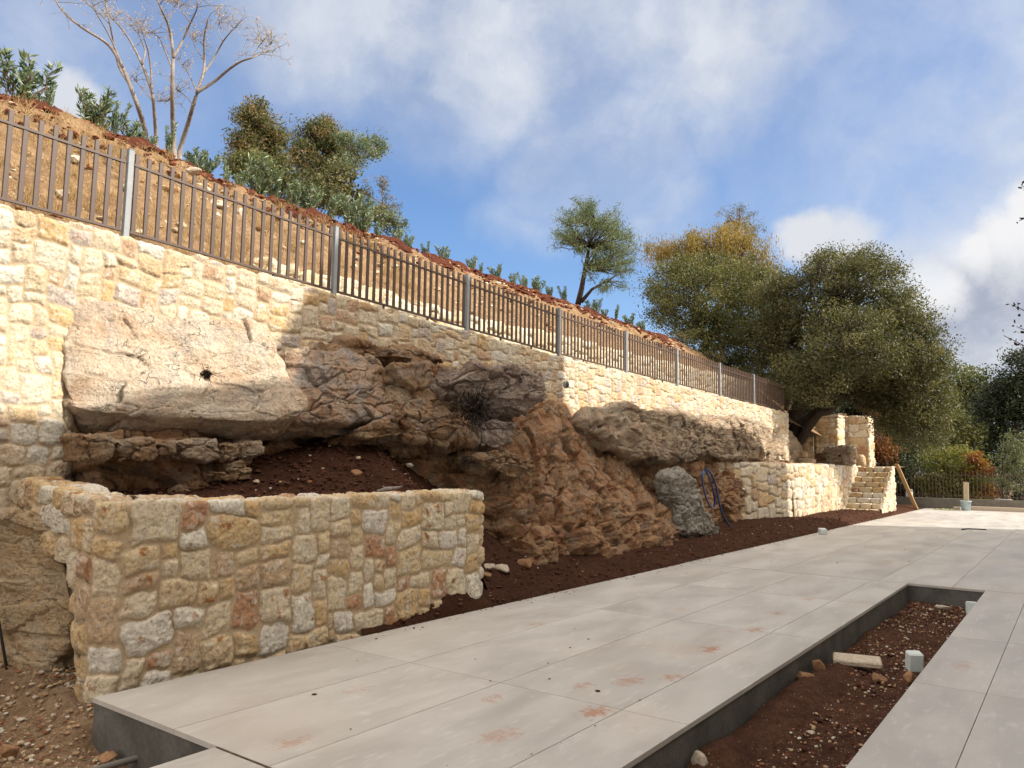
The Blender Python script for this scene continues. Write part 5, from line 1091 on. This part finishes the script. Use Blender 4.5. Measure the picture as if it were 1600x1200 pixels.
# bucket with a board in it
p = atz(1513, 795, 0); p = np.array([-3.85, 37.3, .004])
t0 = empty('bucket', tuple(p), 'pale blue plaster bucket standing before the far concrete wall', 'bucket')
b = Bag(); b.lathe([(0, .0), (.155, .0), (.205, .37), (.218, .372), (.218, .40), (.195, .40), (.19, .37), (.145, .02), (0, .02)], p, 28); b.build('body', M_bucket, t0, True)
b = Bag(); th = np.linspace(0, math.pi, 18); b.tube(np.stack([p[0]+.222*np.cos(th), p[1]-.02-.16*np.sin(th), p[2]+.37-.10*np.sin(th)], -1), .005, 5); b.build('handle', M_darkm, t0, True)
beam('plank', (p[0]+.02, p[1]+.0, .03), (p[0]+.03, p[1]+.06, 1.18), .19, .03, M_woodp, label='short pale plank standing upright in the blue bucket', cat='plank')
# crumpled rag
def rag():
    n = 40; g = np.linspace(-1, 1, n); A, Bq = np.meshgrid(g, g, indexing='ij'); P = np.stack([A.ravel()*.35, Bq.ravel()*.2, 0*A.ravel()], -1)
    P[:, 2] = .03+.07*np.abs(fbm(P+3, 6, 3, .6, 5))+.03*fbm(P, 14, 2, .6, 8); P += np.array([-4.62, 37.0, .0]); tag(mob('rag', P, gridf(n, n), M_rag), 'crumpled green and yellow rag on the paving beside the bucket', 'rag')
rag()
b = Bag(); b.box((-4.35, 37.55, .004), (-4.08, 37.8, .13), bev=.01); tag(b.build('stone_block', M_whst), 'small beige block between the rag and the bucket', 'block')
# jerrycan on the curb
q = np.array([-6.15, 38.47, .45]); t0 = empty('jerrycan', tuple(q), 'white plastic canister on the far low wall behind the leaning board', 'canister')
b = Bag(); b.box(q+[-.14, -.1, 0], q+[.14, .1, .25], bev=.03); b.box(q+[-.12, -.085, .25], q+[-.02, .085, .31], bev=.02); b.build('body', M_white, t0)
b = Bag(); b.tube(np.array([q+[-.03, 0, .28], q+[.04, 0, .34], q+[.11, 0, .33], q+[.12, 0, .24]]), .018, 8); b.build('handle', M_white, t0, True)
b = Bag(); b.lathe([(0, 0), (.03, 0), (.03, .04), (0, .04)], q+[-.08, 0, .31], 14); b.build('cap', M_darkm, t0)
b = Bag(); b.tube(np.array([aty(1555, 781, 38.45), aty(1575, 782, 38.45), aty(1582, 782, 38.45)])*[1, 1, 0]+[0, 0, .475], .02, 6); tag(b.build('white_pipe', M_white, None, True), 'thin white pipe lying on top of the far low wall', 'pipe')
# fallen leaves, grit and crumbs of soil on the slabs
r_ = np.random.RandomState(91); n = 110; x = -5.3+5.2*r_.rand(n); y = 3+24*r_.rand(n)**1.6; k = ~((x > -2.2) & (x < -1.0)); x, y = x[k], y[k]; n = len(x)
stonestuff('slab_litter', np.stack([x, y, .004+0*x], -1), .006+.035*r_.rand(n)**3, M_clod, 92, .35)
n = 900; y = 5+28*r_.rand(n); x = -5.44+.22*r_.rand(n)**3
stonestuff('edge_crumbs', np.stack([x, y, .003+0*x], -1), .006+.022*r_.rand(n)**3, M_clod, 93, .5)
# rubber strip on paving
P = np.array([atz(u, v, .012) for u, v in [(1503, 827.5), (1512, 826.3), (1525, 826.8), (1541, 827.8)]]); b = Bag(); b.tube(P, .022, 6); tag(b.build('rubber_strip', M_rub, None, True), 'short black hose piece lying on the far shaded paving', 'hose piece')
# pot / stone against the end wall
q = np.array([-7.08, 33.6, 1.74]); b = Bag(); b.lathe([(0, 0), (.14, 0), (.19, .15), (.18, .35), (.12, .46), (.08, .5), (0, .5)], q, 18); tag(b.build('upright_stone', M_tan, None, True), 'upright tan stone leaning at the foot of the yellow end wall', 'stone')
onestone('white_stone', (-7.4, 33.0, 1.80), (.45, .3, .2), M_foam, 431, 'white rounded stone on the landing at the top of the stair', 'stone')
# foam blocks, tile, debris in the trench
def block(name, p, sz, rz, tl, m, label, cat):
    Mx = np.array(Matrix.Translation(p) @ Matrix.Rotation(rz, 4, 'Z') @ Matrix.Rotation(tl, 4, 'X')); b = Bag(); b.box((-sz[0]/2, -sz[1]/2, -sz[2]/2), (sz[0]/2, sz[1]/2, sz[2]/2), Mx, bev=.012); o = b.build(name, m); tag(o, label, cat); return o
block('foam_block', (-1.29, 8.0, -.12), (.13, .11, .17), .5, .15, M_foam, 'white foam block standing in the trench against the right slab', 'block')
block('foam_block', (-1.17, 11.4, -.10), (.12, .12, .16), .2, -.2, M_foam, 'small white foam block near the far end of the trench', 'block')
block('broken_tile', (-1.78, 8.0, -.19), (.42, .24, .055), .25, .08, M_whst, 'broken pale paving tile piece lying in the trench by the left slab', 'tile')
onestone('trench_stone', (-1.27, 7.62, -.2), (.16, .13, .13), M_ochst, 441, 'ochre stone in the trench just below the foam block', 'stone')
onestone('trench_stone', (-1.52, 7.6, -.22), (.16, .10, .07), M_ochst, 442, 'flat brown stone in the trench left of the ochre stone', 'stone')
onestone('trench_stone', (-1.98, 7.0, -.17), (.22, .13, .10), M_ochst, 443, 'flat tan stone by the left slab, nearest below the broken tile', 'stone')
onestone('trench_stone', (-1.99, 7.45, -.15), (.14, .14, .13), M_ochst, 444, 'tan stone wedged between the left slab and broken tile', 'stone')
onestone('trench_stone', (-1.55, 11.9, -.2), (.22, .12, .06), M_whst, 445, 'thin pale stone at the far end of the trench', 'stone')
onestone('trench_stone', (-1.99, 4.72, -.2), (.14, .12, .12), M_whst, 446, 'pale stone at the near bottom edge of the trench', 'stone')
onestone('trench_stone', (-1.6, 5.75, -.22), (.06, .05, .03), M_whst, 447, 'small white triangular chip in the middle of the trench', 'stone')
for (u, v, s_, lb) in [(953, 865, .11, 'small grey white cube at the foot of the tan rock face'), (1285, 830, .17, 'small white block on the soil beside the far paving edge')]:
    q = atz(u, v, .1 if u < 1000 else .08); block('small_block', tuple(q), (s_, s_, s_*.8), .6, .1, M_foam, lb, 'block')
for i, (u, v, z, sz, m, lb) in enumerate([(738, 633, None, .09, M_whst, 'white pebble in the dark gap beside the dead bush'), (558, 740, None, .13, M_ochst, 'orange stone on the red soil bank in the planter'), (640, 726, None, .09, M_whst, 'white chalky chips on the planter bank below the brown rock')]):
    q = atx(u, v, [-6.62, -6.75, -6.9][i]); onestone('bank_stone', q, (sz, sz*1.3, sz*.7), m, 450+i, lb)
b = Bag(); q0 = atx(590, 765, -5.95); P = np.array([atx(590, 768, -6.0), atx(605, 764, -6.0), atx(618, 763, -6.0), atx(628, 760, -6.0)]); b.tube(P, [.02, .025, .02, .01], 6); b.tube(np.array([P[1], atx(598, 760, -6.05)]), .008, 4); tag(b.build('dry_branch', M_barkp, None, True), 'short grey dry branch lying on the planter wall top', 'branch')
# stones near planter end
for i, (x_, y_, sz, m) in enumerate([(-6.25, 8.35, .2, M_whst), (-6.2, 8.0, .14, M_whst), (-6.45, 9.1, .2, M_ochst), (-6.05, 7.75, .12, M_ochst)]):
    onestone('loose_stone', (x_, y_, float(zbed(np.array([x_]), np.array([y_]))[0])+.03), (sz*1.4, sz, sz*.7), m, 460+i, ['larger white stone in the red soil right of the planter end', 'smaller white stone in the red soil right of the planter end', 'orange stone at the foot of the rock right of the planter end', 'brown stone closest to the planter wall end'][i], 'stone', 'loose stones right of the planter end')
# stones on the gravel at left
for i, (u, v, sz, m, lb) in enumerate([(92, 1020, (.16, .10, .06), M_whst, 'white flaky stone by the foot of the planter wall corner'), (125, 1110, (.13, .08, .05), M_whst, 'oval white stone just left of the concrete slab corner'), (32, 1095, (.19, .14, .12), M_ochst, 'tan stone by the foot of the steel stake'), (52, 1085, (.15, .12, .1), M_ochst, 'reddish stone second right of the steel stake'), (72, 1090, (.17, .12, .11), M_whst, 'pale stone third right of the steel stake'), (45, 1101, (.12, .08, .05), M_whst, 'small white chip in front of the stones by the stake'), (16, 1172, (.14, .10, .09), M_ochst, 'dark red stone at the lower left photo corner'), (170, 1182, (.2, .12, .05), M_ochst, 'flat brown stone at the bottom by the concrete slab foot')]):
    q = atz(u, v, -.27); onestone('ground_stone', q, sz, m, 470+i, lb, 'stone', 'stones on the gravel at the lower left')
# steel stake cross
t0 = empty('steel_stake', tuple(atz(18, 1085, -.3)), 'rusty steel stake with a cross bar standing in the gravel at left', 'stake')
f0 = atz(18, 1088, -.33); D = (f0-EYE)@FW; g = lambda u, v, k=1: EYE+ray(u, v)*D*k
b = Bag(); b.tube(np.array([f0, g(-4, 960), g(-14, 900)]), .012, 8); b.build('rod', M_darkm, t0, True)
b = Bag(); b.tube(np.array([g(-40, 1063), g(38, 1047)]), .012, 8); b.build('cross_bar', M_darkm, t0, True)
# low concrete footing in front of the slab
b = Bag(); b.box((-4.85, 1.9, -.45), (-4.68, 2.62, -.255), bev=.01)
P = np.array([atz(140, 1205, -.27), atz(230, 1180, -.26), atz(330, 1165, -.25)]); b = Bag(); b.tube(P, .02, 8); tag(b.build('grey_pipe', M_curb, None, True), 'grey pipe lying below the concrete slab at the bottom left', 'pipe')
